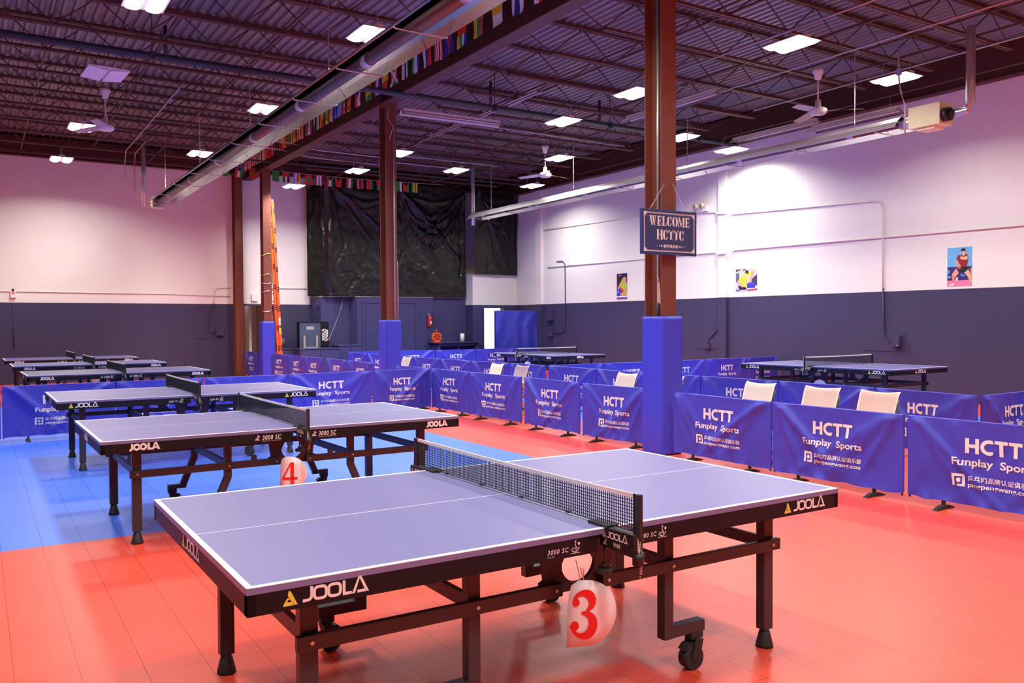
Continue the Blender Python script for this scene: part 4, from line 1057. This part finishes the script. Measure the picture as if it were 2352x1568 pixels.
# world x along the string at Y=24.15 for the photographed spacing
def far_x(px): return 5.93+(px-520)*.01357
def far_z(x): return 6.02-.16*math.sin(PI*min(1, max(0, (x-5.9)/2.6)))*.35+.045*(x-5.9)/6*0-.0
fz = lambda x: 5.93-.05*math.sin(PI*(x-5.9)/6.2)
for i, (spec, px) in enumerate(FAR):
    x = far_x(px)
    make_flag(spec, 'hanging_flag', (x, 24.15, fz(x)), 0, .20, .29, 'small '+words(spec)+' flag, '+ordn(i)+' from the left on the far string', 'flags on the far string', i+60)
b = MB(); b.tube([(5.8+.3*k, 24.15, fz(5.8+.3*k)+.004) for k in range(24)], .005, 5); tag(b.build('flag_string', M_string), 'pale string of flags stretched across in front of the black sheeting', 'string')

# ------------------------------------------------------------------ black sheeting over the office
def sheet(p0, p1, z0, z1, seed, label, pins, swags, nu=90, nv=70, amp=1.):
    """pins: hang points (s along, z); swags: (s0, s1, depth) drooping U creases between pins"""
    p0, p1 = Vector(p0), Vector(p1); d = (p1-p0); L = d.length; t = d.normalized(); nrm = Vector((t.y, -t.x, 0))
    off = Vector((seed*5.1, seed*2.3, 0)); rnd = random.Random(seed)
    rays = []
    for ps, pz in pins:
        for k in range(9):
            a = R(-90+rnd.uniform(-58, 58)); ln = rnd.uniform(1.2, 3.4)
            rays.append((ps, pz, ps+ln*math.cos(a), pz+ln*math.sin(a), rnd.uniform(.02, .05), rnd.uniform(.035, .07)))
    for k in range(int(L*4)):
        x = rnd.uniform(0, L); z = rnd.uniform(z0, z1-.8); ln = rnd.uniform(.5, 1.6); a = R(90+rnd.uniform(-38, 38))
        rays.append((x, z, x+ln*math.cos(a), z+ln*math.sin(a), rnd.uniform(-.03, .03), rnd.uniform(.03, .06)))
    ds = []
    for s0, s1, dep in swags:
        for k in range(5): ds.append((s0, s1, dep*(.35+.30*k)+rnd.uniform(-.05, .05), rnd.uniform(.03, .07), rnd.uniform(.05, .09)))
    def fn(i, j):
        s = i*L; z = z0+(z1-z0)*j; h = 0
        wv = .06*noise.noise(Vector((s*2, z*2, 8))+off); s_ = s+wv; z_ = z+wv
        for x0, za, x1, zb, a, w in rays:
            dx, dz = x1-x0, zb-za; tt = min(1, max(0, ((s_-x0)*dx+(z_-za)*dz)/(dx*dx+dz*dz)))
            q = ((s_-x0-dx*tt)**2+(z_-za-dz*tt)**2)/(w*w)
            if q < 7: h += a*math.exp(-q)*(.3+.7*math.sin(PI*min(1, tt*.9+.08)))
        for s0, s1, dep, a, w in ds:
            m, hf = (s0+s1)/2, (s1-s0)/2; r = (s_-m)/hf
            if abs(r) < 1:
                zc = z1-.05-dep*(1-r*r); q = ((z_-zc)/w)**2
                if q < 7: h += a*math.exp(-q)*(1-abs(r)**3)
        h += .03*math.sin(s_*7+2*noise.noise(Vector((s*.8, z*.5, 0))+off)*3)*abs(noise.noise(Vector((s*.6, z*.3, 5))+off))
        h += .035*noise.noise(Vector((s*1.6, z*1.1, 1))+off)+.016*noise.noise(Vector((s*5, z*4, 2))+off)+.007*noise.noise(Vector((s*12, z*10, 4))+off)+.0035*noise.noise(Vector((s*27, z*21, 6))+off)
        return p0+t*s+nrm*(amp*h+.07)+Vector((0, 0, z-p0.z+.03*noise.noise(Vector((s*2, seed, 0)))*(1-abs(2*j-1))))
    b = MB(); b.grid(nu, nv, fn); bmesh.ops.solidify(b.bm, geom=list(b.bm.faces), thickness=.003)
    return tag(b.build('plastic_sheet', M_film, fix=False), label, 'plastic sheet', 'black plastic sheets')
sheet((8.60, 25.30, 0), (9.02, 24.88, 0), 2.38, 5.75, 1, 'narrow black plastic sheet at the left end over the office wall', [(.1, 5.75), (.45, 5.75)], [], 40, 150, .6)
sheet((9.0, 24.74, 0), (13.72, 24.70, 0), 2.37, 5.86, 2, 'wide black plastic sheet hanging in the middle over the office wall', [(.05, 5.8), (2.35, 5.75), (4.65, 5.8)], [(2.2, 4.7, 1.2), (.1, 2.3, .5)], 260, 190)
sheet((13.80, 24.22, 0), (15.44, 24.20, 0), 3.15, 5.9, 3, 'shorter black plastic sheet at the right over the white bulkhead', [(.1, 5.85), (1.5, 5.85)], [(.1, 1.5, .8)], 110, 150, .8)

# ------------------------------------------------------------------ fittings in front of the office
root = empty('covered_frame', (13.86, 22.98, 0), R(-1.5), 'blue cloth covered frame standing in front of the bright doorway', 'divider')
def cf(i, j):
    s = i*1.60; z = .10+1.82*j
    f = .022*math.sin(s*11+2.4*noise.noise(Vector((s*1.2, z*.7, 3)))*2)*(1-j*.35)+.02*noise.noise(Vector((s*4, z*2.2, 0)))+.008*noise.noise(Vector((s*11, z*6, 5)))
    return Vector((s, -.04-f*min(1, (1-j)*9), z))
b = MB(); b.grid(110, 60, cf); b.grid(20, 2, lambda i, j: Vector((i*1.6, -.04+.08*j, 1.92+.008*math.sin(PI*j)))); b.grid(2, 20, lambda i, j: Vector((-.01, .04-.08*i, .1+1.82*j))); b.build('cover', M_curt, root)
b = MB()
for x in (.02, 1.58): b.box(x-.015, x+.015, -.015, .015, .02, 1.9); b.box(x-.02, x+.02, -.28, .28, .0, .03)
b.box(.02, 1.58, -.015, .015, 1.86, 1.9); b.build('frame', M_black, root)
# counter shelf with its things
root = empty('counter_shelf', (0, 0, 0), 0, 'navy counter shelf under the orange reel by the office wall', 'shelf')
b = MB(); b.box(12.30, 13.98, 24.02, 24.7, .895, .925, 0, .004); b.build('shelf_board', M_navy2, root)
b = MB(); b.box(12.42, 12.50, 24.10, 24.7, 0, .895); b.box(13.80, 13.88, 24.10, 24.3, 0, .895); b.box(12.5, 13.8, 24.12, 24.16, .80, .895); b.box(13.14, 13.18, 24.12, 24.3, 0, .80); b.build('support', M_navy2, root)
b = MB(); b.box(12.3, 13.7, 24.66, 24.70, .925, 1.10); b.build('backsplash', M_navy2, root)
root = empty('fire_extinguisher', (12.35, 24.55, 1.43), 0, 'red fire extinguisher mounted on the navy office wall', 'fire extinguisher')
b = MB(); b.lathe([(.062, 0), (.068, .01), (.068, .27), (.06, .31), (.03, .34), (.022, .36)], (0, 0, 0), 20); b.build('cylinder', M_red, root)
b = MB(); b.box(-.03, .03, -.072, -.06, .08, .17); b.build('label_plate', M_print, root)
b = MB(); b.cyl((0, 0, .36), (0, 0, .40), .018); b.beam((0, 0, .395), (-.09, -.01, .42), .02, .014); b.beam((0, 0, .375), (-.085, -.01, .36), .02, .012); b.build('valve_handle', M_galv, root)
b = MB(); b.tube([(.01, -.01, .385), (.07, -.02, .37), (.095, -.02, .28), (.085, -.02, .16), (.08, -.02, .11)], .010, 8); b.build('hose', M_black, root)
root = empty('cord_reel', (12.46, 24.3, .925), R(-8), 'orange cord reel standing on the navy counter shelf', 'reel')
for s in (-1, 1):
    b = MB(); b.prism([(.15*math.cos(R(t))*1.0, .17+.155*math.sin(R(t))) for t in range(0, 360, 15)], lambda u, v, w: Vector((u, s*.06+w, v)), .012)
    for k in range(6): b.cyl((.09*math.cos(k*PI/3), s*.06-.002, .17+.09*math.sin(k*PI/3)), (.09*math.cos(k*PI/3), s*.06+.016, .17+.09*math.sin(k*PI/3)), .028, n=12, mat=1)
    b.build('reel_side', [M_orange, M_black], root)
b = MB(); b.cyl((0, -.06, .17), (0, .06, .17), .085, n=20); b.build('cord_bundle', M_orange, root)
b = MB(); b.box(-.16, .12, -.09, .09, 0, .018, 0, .004); b.tube([(-.05, 0, .3), (-.06, 0, .38), (.0, 0, .40), (.03, 0, .36)], .012, 8); b.build('stand', M_orange, root)
root = empty('paper_roll', (13.40, 24.3, .925), 0, 'white paper roll standing at the right of the navy counter shelf', 'paper roll')
b = MB(); b.cyl((0, 0, .006), (0, 0, .27), .068, n=24); b.build('roll', M_tape, root)
b = MB(); b.cyl((0, 0, 0), (0, 0, .37), .006); b.cyl((0, 0, 0), (0, 0, .006), .08, n=20); b.build('holder', M_black, root)
# low navy cabinets
for x0, x1, y0, y1, h, nm, lb in ((7.80, 8.98, 23.75, 24.2, .815, 'navy low cabinet in front of the folded table'), (8.98, 9.76, 24.2, 24.9, .905, 'taller navy low cabinet just right of the folded table cabinet'), (7.2, 7.78, 24.6, 25.1, .83, 'navy low cabinet behind the ladder foot')) if False else ():
    pass
for x0, x1, y0, y1, h, lb in ((7.80, 9.0, 23.75, 24.2, .83, 'navy low cabinet in front of the folded table'), (9.06, 9.80, 24.0, 24.6, .90, 'taller navy cabinet right of the folded table'), (7.25, 7.95, 24.8, 25.3, .80, 'navy low cabinet behind the foot of the ladder')):
    root = empty('low_cabinet', (x0, y0, 0), 0, lb, 'cabinet', 'navy low cabinets')
    w, d = x1-x0, y1-y0
    b = MB(); b.box(0, w, .0, d, 0, h-.03, 0, .004); b.build('carcass', M_navy2, root)
    b = MB(); b.box(-.02, w+.02, -.02, d, h-.03, h, 0, .004); b.build('top', M_navy2, root)
    for k in range(2):
        b = MB(); b.box(.03+k*(w/2), w/2-.02+k*(w/2), -.016, 0, .06, h-.07, 0, .003); dd = b.build('door', M_navy2, root)
        b = MB(); b.box(w/2-.05 if k == 0 else w/2+.03, w/2-.03 if k == 0 else w/2+.05, -.03, -.016, h*.55, h*.7); b.build('handle', M_navy2, dd)
# folded rolling table behind the cabinet
root = empty('folded_table', (8.37, 24.55, 0), R(6), 'folded up table tennis table standing upright beside the ladder', 'table')
for s in (0, 1):
    b = MB(); b.box(-.34, .34, s*.09-.02, s*.09+.002, .15, 1.58, 0, .003); b.box(-.36, -.34, s*.09-.04, s*.09+.02, .15, 1.60, 1); b.box(.34, .36, s*.09-.04, s*.09+.02, .15, 1.60, 1); b.box(-.36, .36, s*.09-.04, s*.09+.02, 1.58, 1.60, 1); b.build('half_top', [M_tblgrey, M_apron], root)
for x in (-.20, .20):
    b = MB(); b.box(x-.03, x+.03, -.07, -.03, .3, 1.18, 0, .004); b.build('folded_leg', M_conduit, root)
b = MB(); b.box(-.2, .2, -.065, -.035, .80, .85); b.build('leg_brace', M_conduit, root)
b = MB(); b.box(-.12, .12, -.026, -.021, 1.36, 1.46); b.build('sticker', M_conduit, root)
b = MB(); b.box(.365, .60, -.03, .12, .12, 1.60, 0, .004)
ns = b.build('net_cover_panel', M_apron, root)
b = MB()
for xx, fl in ((.42, 1), (.53, -1)): b.flat(shift(joola_old(), 0, 0, .09), lambda u, v: Vector((xx-fl*(v-.045), -.0312, 1.20+fl*(u-.19))))
b.build('lettering', M_print, ns)
for x in (-.3, .3):
    b = MB(); b.cyl((x, -.06, .07), (x, -.02, .07), .07, n=20); b.beam((x, -.04, .05), (x, .0, .35), .03, .03); b.build('caster', M_rubber, root)
# grey ball behind ladder
root = empty('exercise_ball', (7.62, 24.98, .98), 0, 'dark grey ball partly hidden behind the foot of the ladder', 'ball')
b = MB(); bmesh.ops.create_uvsphere(b.bm, u_segments=28, v_segments=16, radius=.165); shade(b.build('shell', M_ball, root))
# dark cord on the wall
pipe('braided_rope', [(9.55, 24.90, 2.34), (9.5, 24.88, 2.1), (9.36, 24.86, 1.7), (9.18, 24.86, 1.3), (9.04, 24.84, 1.0), (9.02, 24.8, .95)], .009, M_galv, 'braided cord sagging from the office wall top to the cabinet', 'cord', None)
b = MB(); b.box(8.795, 8.82, 25.0, 25.05, 2.08, 2.20, 0, .004); b.cyl((8.77, 25.03, 2.09), (8.77, 25.03, 2.16), .03); tag(b.build('wall_siren', M_navy2), 'small navy siren box high on the office side wall', 'siren')

# ------------------------------------------------------------------ orange extension ladder
root = empty('extension_ladder', (0, 0, 0), 0, 'orange extension ladder leaning upright on the farthest column', 'ladder')
def lad(p0, p1, w, nm, rungs, top):
    p0, p1 = Vector(p0), Vector(p1); d = p1-p0; sd = Vector((.25, -.97, 0))
    for s in (-1, 1):
        b = MB(); b.beam(p0+sd*s*w/2, p1+sd*s*w/2, .03, .085, 0, (.97, .25, 0))
        n = int(d.length/.55)
        for k in range(n):
            c = p0+sd*s*w/2+d*((k+.4)/n)
            for q in range(3): b.box(c.x-.047, c.x+.044, c.y-.0205, c.y-.0150, c.z+q*.055, c.z+q*.055+.028, 1)
        b.build('side_rail', [M_orange, M_black], root)
    for k in range(rungs):
        c = p0+d*((k+.5)/rungs); b = MB(); b.cyl(c-sd*w/2, c+sd*w/2, .016, n=10); b.build('rung', M_galv, root)
lad((7.30, 24.15, 0.02), (7.06, 24.15, 5.0), .42, 'base', 15, 0)
lad((7.20, 24.12, .55), (7.00, 24.12, 4.6), .36, 'fly', 12, 0)
b = MB(); b.beam((7.01, 24.36, 5.02), (7.11, 23.94, 5.02), .05, .07); b.build('end_cap', M_galv, root)
b = MB(); b.box(7.255, 7.32, 23.925, 23.93, 1.25, 1.42); b.build('warning_label', M_yellow, root)
b = MB(); b.box(7.24, 7.30, 23.925, 23.93, 1.50, 1.72); b.build('warning_label', M_print, root)
for k, z in enumerate((2.95, 2.72, 2.48, 1.95)):
    b = MB(); b.tube([(7.02, 23.86, z), (6.94, 23.60, z-.03), (6.86, 23.595, z-.02-.05*(k % 2)), (6.74, 23.60, z-.06), (6.735, 23.75, z-.04)], .010, 6)
    tag(b.build('lashing_rope', M_galv), 'pale cord lashing the ladder, '+ordn(k)+' below the yellow strap', 'cord', 'ladder lashings')
b = MB(); b.tube([(7.02, 23.86, 3.5), (6.94, 23.60, 3.5), (6.86, 23.595, 3.49), (6.735, 23.60, 3.44), (6.73, 23.75, 3.44)], .012, 6); tag(b.build('lashing_rope', M_yellow), 'yellow strap around the farthest column and the ladder', 'cord')

# ------------------------------------------------------------------ wall conduits, boxes, posters
def wallpipe(pts, r, mat, label): return pipe('wall_conduit', pts, r, mat, label, 'pipe', 'wall conduits')
W_ = XR-.02
M_cw = M_white
wallpipe([(W_, 22.6, 4.50), (W_, 17.6, 4.46), (W_, 15.1, 4.24), (XR-.11, 14.95, 4.18), (XR-.11, 14.7, 4.16), (W_, 14.55, 4.13), (W_, 10.75, 3.98), (W_, 10.58, 3.95), (W_, 10.52, 3.82), (W_, 10.5, 2.2)], .016, M_cw, 'upper white conduit on the right wall, bending down past the middle poster')
wallpipe([(W_, 10.5, 2.2), (W_, 10.49, 1.5), (W_, 10.46, 1.22), (W_, 10.38, 1.13), (W_, 10.22, 1.11)], .016, M_navy, 'navy lower part of the bent right wall conduit, entering the socket box')
wallpipe([(W_, 22.4, 3.30), (W_, 15.1, 3.25), (XR-.11, 14.96, 3.19), (XR-.11, 14.68, 3.19), (W_, 14.5, 3.26), (W_, 4.0, 3.16)], .015, M_cw, 'lower white conduit running the whole length of the right wall')
wallpipe([(W_, 21.9, 3.46), (W_, 21.55, 3.44), (W_, 21.45, 3.35), (W_, 21.43, 1.9), (W_, 21.45, 1.3), (W_, 21.7, 1.2), (W_, 22.1, 1.2)], .014, M_navy, 'thin conduit dropping to the switch boxes beside the covered frame')
wallpipe([(W_, 14.98, 1.75), (W_, 15.02, 1.35), (W_, 15.2, 1.2), (W_, 15.33, 1.1), (W_, 15.34, .98)], .015, M_navy, 'short bent navy conduit beside the pilaster on the right wall')
def wbox(y0, y1, z0, z1, d, label, nm='junction_box', knob=False):
    root = empty(nm, (XR, (y0+y1)/2, z0), 0, label, 'electrical box', 'electrical boxes')
    b = MB(); b.box(-d, 0, -(y1-y0)/2, (y1-y0)/2, 0, z1-z0, 0, .005); b.build('body', M_navy, root)
    b = MB(); b.box(-d-.006, -d, -(y1-y0)/2+.012, (y1-y0)/2-.012, .015, (z1-z0)*.7, 0, .003); b.build('cover', M_navy, root)
    if knob:
        b = MB(); b.cyl((-d-.006, -(y1-y0)/2+.03, .03), (-d-.025, -(y1-y0)/2+.03, .03), .012); b.build('screw_knob', M_tan, root)
wbox(10.08, 10.26, 1.02, 1.24, .11, 'navy socket box at the end of the bent conduit on the right wall', knob=True)
wbox(15.27, 15.42, .86, .98, .07, 'small navy box beside the pilaster on the right wall')
wbox(22.05, 22.35, 1.60, 1.95, .12, 'upper navy switch box right of the covered frame', 'switch_box')
wbox(22.08, 22.32, 1.10, 1.42, .10, 'lower navy switch box right of the covered frame', 'switch_box', True)
b = MB(); b.box(XR-.012, XR, 10.05, 10.95, .93, 1.29, 0, .004); tag(b.build('backing_board', M_navy), 'navy backing board behind the socket box on the right wall', 'board')
b = MB(); b.box(XR-.012, XR, 15.02, 15.75, .86, 1.10, 0, .004); tag(b.build('backing_board', M_navy), 'navy backing board beside the pilaster on the right wall', 'board')
Wy = YB-.02
wallpipe([(XL, Wy, 2.42), (.7, Wy, 2.42), (4.6, Wy, 2.40), (6.3, Wy, 2.35)], .013, M_cw, 'long white conduit along the back wall above the navy paint')
wallpipe([(6.3, Wy, 2.60), (6.0, Wy, 2.60), (5.88, Wy, 2.56), (5.83, Wy, 2.45), (5.82, Wy, 2.15)], .013, M_cw, 'white conduit bending down near the back wall column')
wallpipe([(5.82, Wy, 2.15), (5.70, Wy, 1.7), (5.66, Wy, 1.40), (5.72, Wy, 1.30), (5.86, Wy, 1.28)], .014, M_navy, 'navy conduit curving into the socket box on the back wall')
wallpipe([(7.3, Wy, 2.62), (8.60, Wy, 2.62)], .014, M_cw, 'short white conduit between ladder and black sheeting')
wallpipe([(.80, Wy, 2.1), (.80, Wy, .9)], .010, M_navy, 'thin navy conduit under the alarm box on the back wall')
root = empty('junction_box', (5.98, YB, 1.20), 0, 'navy socket box on the back wall left of the wall column', 'electrical box', 'electrical boxes')
b = MB(); b.box(-.11, .10, -.10, 0, 0, .22, 0, .005); b.build('body', M_navy, root); b = MB(); b.box(-.09, .08, -.106, -.10, .02, .16, 0, .003); b.build('cover', M_navy, root)
b = MB(); b.cyl((.09, -.10, .03), (.09, -.12, .03), .012); b.build('screw_knob', M_tan, root)
b = MB(); b.box(5.25, 6.0, YB-.012, YB, 1.12, 1.50, 0, .004); tag(b.build('backing_board', M_navy), 'navy backing board behind the back wall socket box', 'board')
root = empty('alarm_box', (.80, YB, 2.25), 0, 'small white alarm box on the back wall at far left', 'alarm')
b = MB(); b.box(-.06, .06, -.07, 0, 0, .16, 0, .005); b.build('body', M_tape, root); b = MB(); b.box(-.04, .04, -.074, -.07, .10, .14); b.build('label_plate', M_orange, root); b = MB(); b.lathe([(.03, 0), (.03, .05), (.015, .08)], (0, -.035, .16), 12); b.build('sensor', M_black, root)
root = empty('door_closer_box', (7.0, YB, 2.22), 0, 'small white box over the cream doorway', 'box'); b = MB(); b.box(-.09, .09, -.06, 0, 0, .22, 0, .006); b.build('body', M_tape, root)
root = empty('emergency_light', (XR, 15.55, 4.30), 0, 'white emergency light with two round heads beside the welcome sign', 'lamp')
b = MB(); b.box(-.06, 0, -.20, .16, 0, .14, 0, .008); b.build('body', M_fan, root)
for y in (-.10, .12):
    b = MB(); b.cyl((-.06, y, .16), (-.16, y+.02, .13), .045, .062, 18); b.cyl((-.16, y+.02, .13), (-.165, y+.021, .129), .055, n=18, mat=1); b.build('lamp_head', [M_cream, M_conduit], root)
# posters: flat printed sheets, simple figures
def poster(y0, y1, z0, z1, shapes, label):
    root = empty('poster', (XR-.004, y1, z0), 0, label, 'poster', 'player posters')
    w, h = y1-y0, z1-z0
    b = MB(); mats = []
    def mi(col):
        nm = 'poster_%d_%d_%d' % col
        m = MATS.get(nm) or pm(nm, srgb(*col), .45, var=.05, vscale=14)
        if m not in mats: mats.append(m)
        return mats.index(m)
    b.box(-.002, .003, -w, 0, 0, h, mi((235, 232, 230)))
    for k, (col, sh) in enumerate(shapes): b.flat(sh, lambda u, v: Vector((-.0025-.0002*k, -u*w, v*h)), mi(col))
    b.build('print', mats, root)
ell = lambda cx, cy, rx, ry, n=18: ([(cx+rx*math.cos(2*PI*i/n), cy+ry*math.sin(2*PI*i/n)) for i in range(n)], [tuple(range(n))])
limb = lambda pts: ribbon(pts, .1)
SK, SK2 = (214, 160, 130), (230, 120, 90)
poster(8.70, 9.17, 2.18, 2.90, [((105, 180, 228), rect(0, 1, .5, 1)), ((58, 38, 110), rect(0, 1, .14, .5)), ((232, 125, 165), rect(0, 1, 0, .15)), ((95, 175, 225), ell(.03, .38, .06, .06)), ((95, 175, 225), rect(.02, .14, .22, .27)), ((95, 175, 225), ell(.64, .30, .09, .05)), ((58, 38, 110), ell(.66, .325, .08, .045)),
  ((214, 165, 135), limb([(.42, .40, .17), (.26, .27, .15), (.24, .24, .13)])), (SK2, limb([(.24, .26, .13), (.27, .15, .10), (.26, .08, .07)])), ((238, 235, 232), poly((.08, .03), (.28, .09), (.30, .03), (.1, .01))), ((222, 178, 142), limb([(.74, .42, .18), (.86, .30, .14), (.93, .18, .10), (.95, .10, .07)])), ((205, 175, 120), rect(.95, 1, .08, .46)),
  ((38, 32, 38), poly((.40, .42), (.52, .50), (.80, .51), (.86, .43), (.72, .35), (.55, .35))), ((150, 28, 42), poly((.48, .50), (.46, .66), (.50, .78), (.66, .84), (.82, .80), (.86, .70), (.80, .50))), ((150, 28, 42), limb([(.52, .78, .13), (.42, .67, .14)])), (SK, limb([(.37, .65, .09), (.42, .57, .09), (.53, .49, .08)])), ((214, 60, 50), ell(.50, .47, .07, .035)),
  ((226, 195, 160), limb([(.82, .72, .09), (.68, .71, .07), (.54, .73, .07)])), ((222, 165, 140), poly((.58, .90), (.74, .90), (.73, .80), (.65, .76), (.59, .82))), ((28, 22, 26), poly((.55, .89), (.58, .95), (.66, .97), (.73, .95), (.75, .87), (.71, .90), (.63, .90))), ((245, 240, 240), ell(.10, .77, .02, .014)), ((240, 238, 238), poly((.36, .22), (.44, .23), (.43, .14), (.35, .14)))],
  'poster of a player in red shirt and black shorts on the right wall')
poster(13.78, 14.44, 2.27, 2.79, [((200, 195, 215), rect(0, 1, 0, 1)), ((62, 58, 76), rect(0, .3, .86, 1)), ((185, 188, 170), poly((0, .78), (1, .95), (1, 1), (.3, 1), (0, .88))), ((92, 98, 122), rect(0, .17, .40, .82)), ((120, 70, 80), rect(.34, .46, .93, 1)), ((70, 62, 80), poly((.72, .50), (1, .74), (1, .24), (.86, .2))), ((72, 62, 190), ell(.72, .26, .20, .13)), ((62, 50, 150), rect(.54, .90, .12, .22)),
  ((36, 26, 40), poly((.12, .26), (.5, .16), (.5, .05), (.2, .05), (.12, .15))), ((190, 200, 62), poly((.06, .42), (.22, .64), (.40, .82), (.62, .86), (.86, .92), (.80, .74), (.60, .62), (.50, .16), (.24, .20), (.28, .40))), ((222, 160, 138), limb([(.08, .40, .10), (.22, .31, .10), (.34, .18, .07)])), ((222, 150, 130), limb([(.82, .88, .10), (.76, .66, .09), (.70, .48, .10), (.69, .36, .05)])),
  ((225, 180, 165), poly((.40, .78), (.56, .76), (.56, .60), (.48, .56), (.42, .64))), ((48, 34, 42), poly((.42, .82), (.50, .95), (.60, .92), (.60, .78), (.55, .76), (.48, .82))), ((200, 45, 55), poly((.5, .04), (1, .09), (1, .03), (.6, .0))), ((110, 95, 180), rect(0, .20, .0, .08))],
  'wide poster of a bending player in yellow green on the right wall')
poster(18.48, 18.94, 2.19, 2.92, [((42, 38, 92), rect(0, 1, 0, 1)), ((62, 34, 40), rect(0, .45, .45, .9)), ((190, 120, 70), ell(.3, .93, .08, .04)), ((56, 70, 170), rect(0, .5, .12, .45)), ((178, 200, 60), poly((.35, .60), (.5, .78), (.66, .74), (.98, .62), (1, .10), (.8, .12), (.66, .30), (.40, .42))), ((215, 155, 125), limb([(.42, .62, .14), (.22, .48, .11), (.12, .40, .12)])), ((212, 150, 122), limb([(.9, .40, .20), (.62, .20, .16), (.35, .17, .12)])),
  ((198, 48, 46), ell(.48, .36, .15, .055)), ((210, 155, 130), poly((.58, .84), (.90, .86), (.92, .68), (.78, .58), (.62, .64))), ((30, 22, 26), poly((.56, .84), (.66, .94), (.90, .92), (.95, .78), (.86, .86))), ((240, 238, 240), rect(0, 1, .08, .125)), ((120, 80, 150), rect(0, 1, 0, .08)), ((240, 238, 236), ell(.12, .28, .05, .03))],
  'narrow poster of a player in yellow green, left of the nearest column')

# ------------------------------------------------------------------ world and view
w = bpy.data.worlds.new('world'); bpy.context.scene.world = w; w.use_nodes = True
w.node_tree.nodes['Background'].inputs[0].default_value = (.01, .01, .012, 1); w.node_tree.nodes['Background'].inputs[1].default_value = 1
sc = bpy.context.scene
sc.view_settings.view_transform = 'Standard'; sc.view_settings.look = 'None'; sc.view_settings.gamma = 1; sc.view_settings.use_curve_mapping = False
sc.view_settings.exposure = 0.0
sc.cycles.use_denoising = True
sc.cycles.max_bounces = 8; sc.cycles.diffuse_bounces = 5; sc.cycles.glossy_bounces = 4
sc.cycles.sample_clamp_indirect = 6
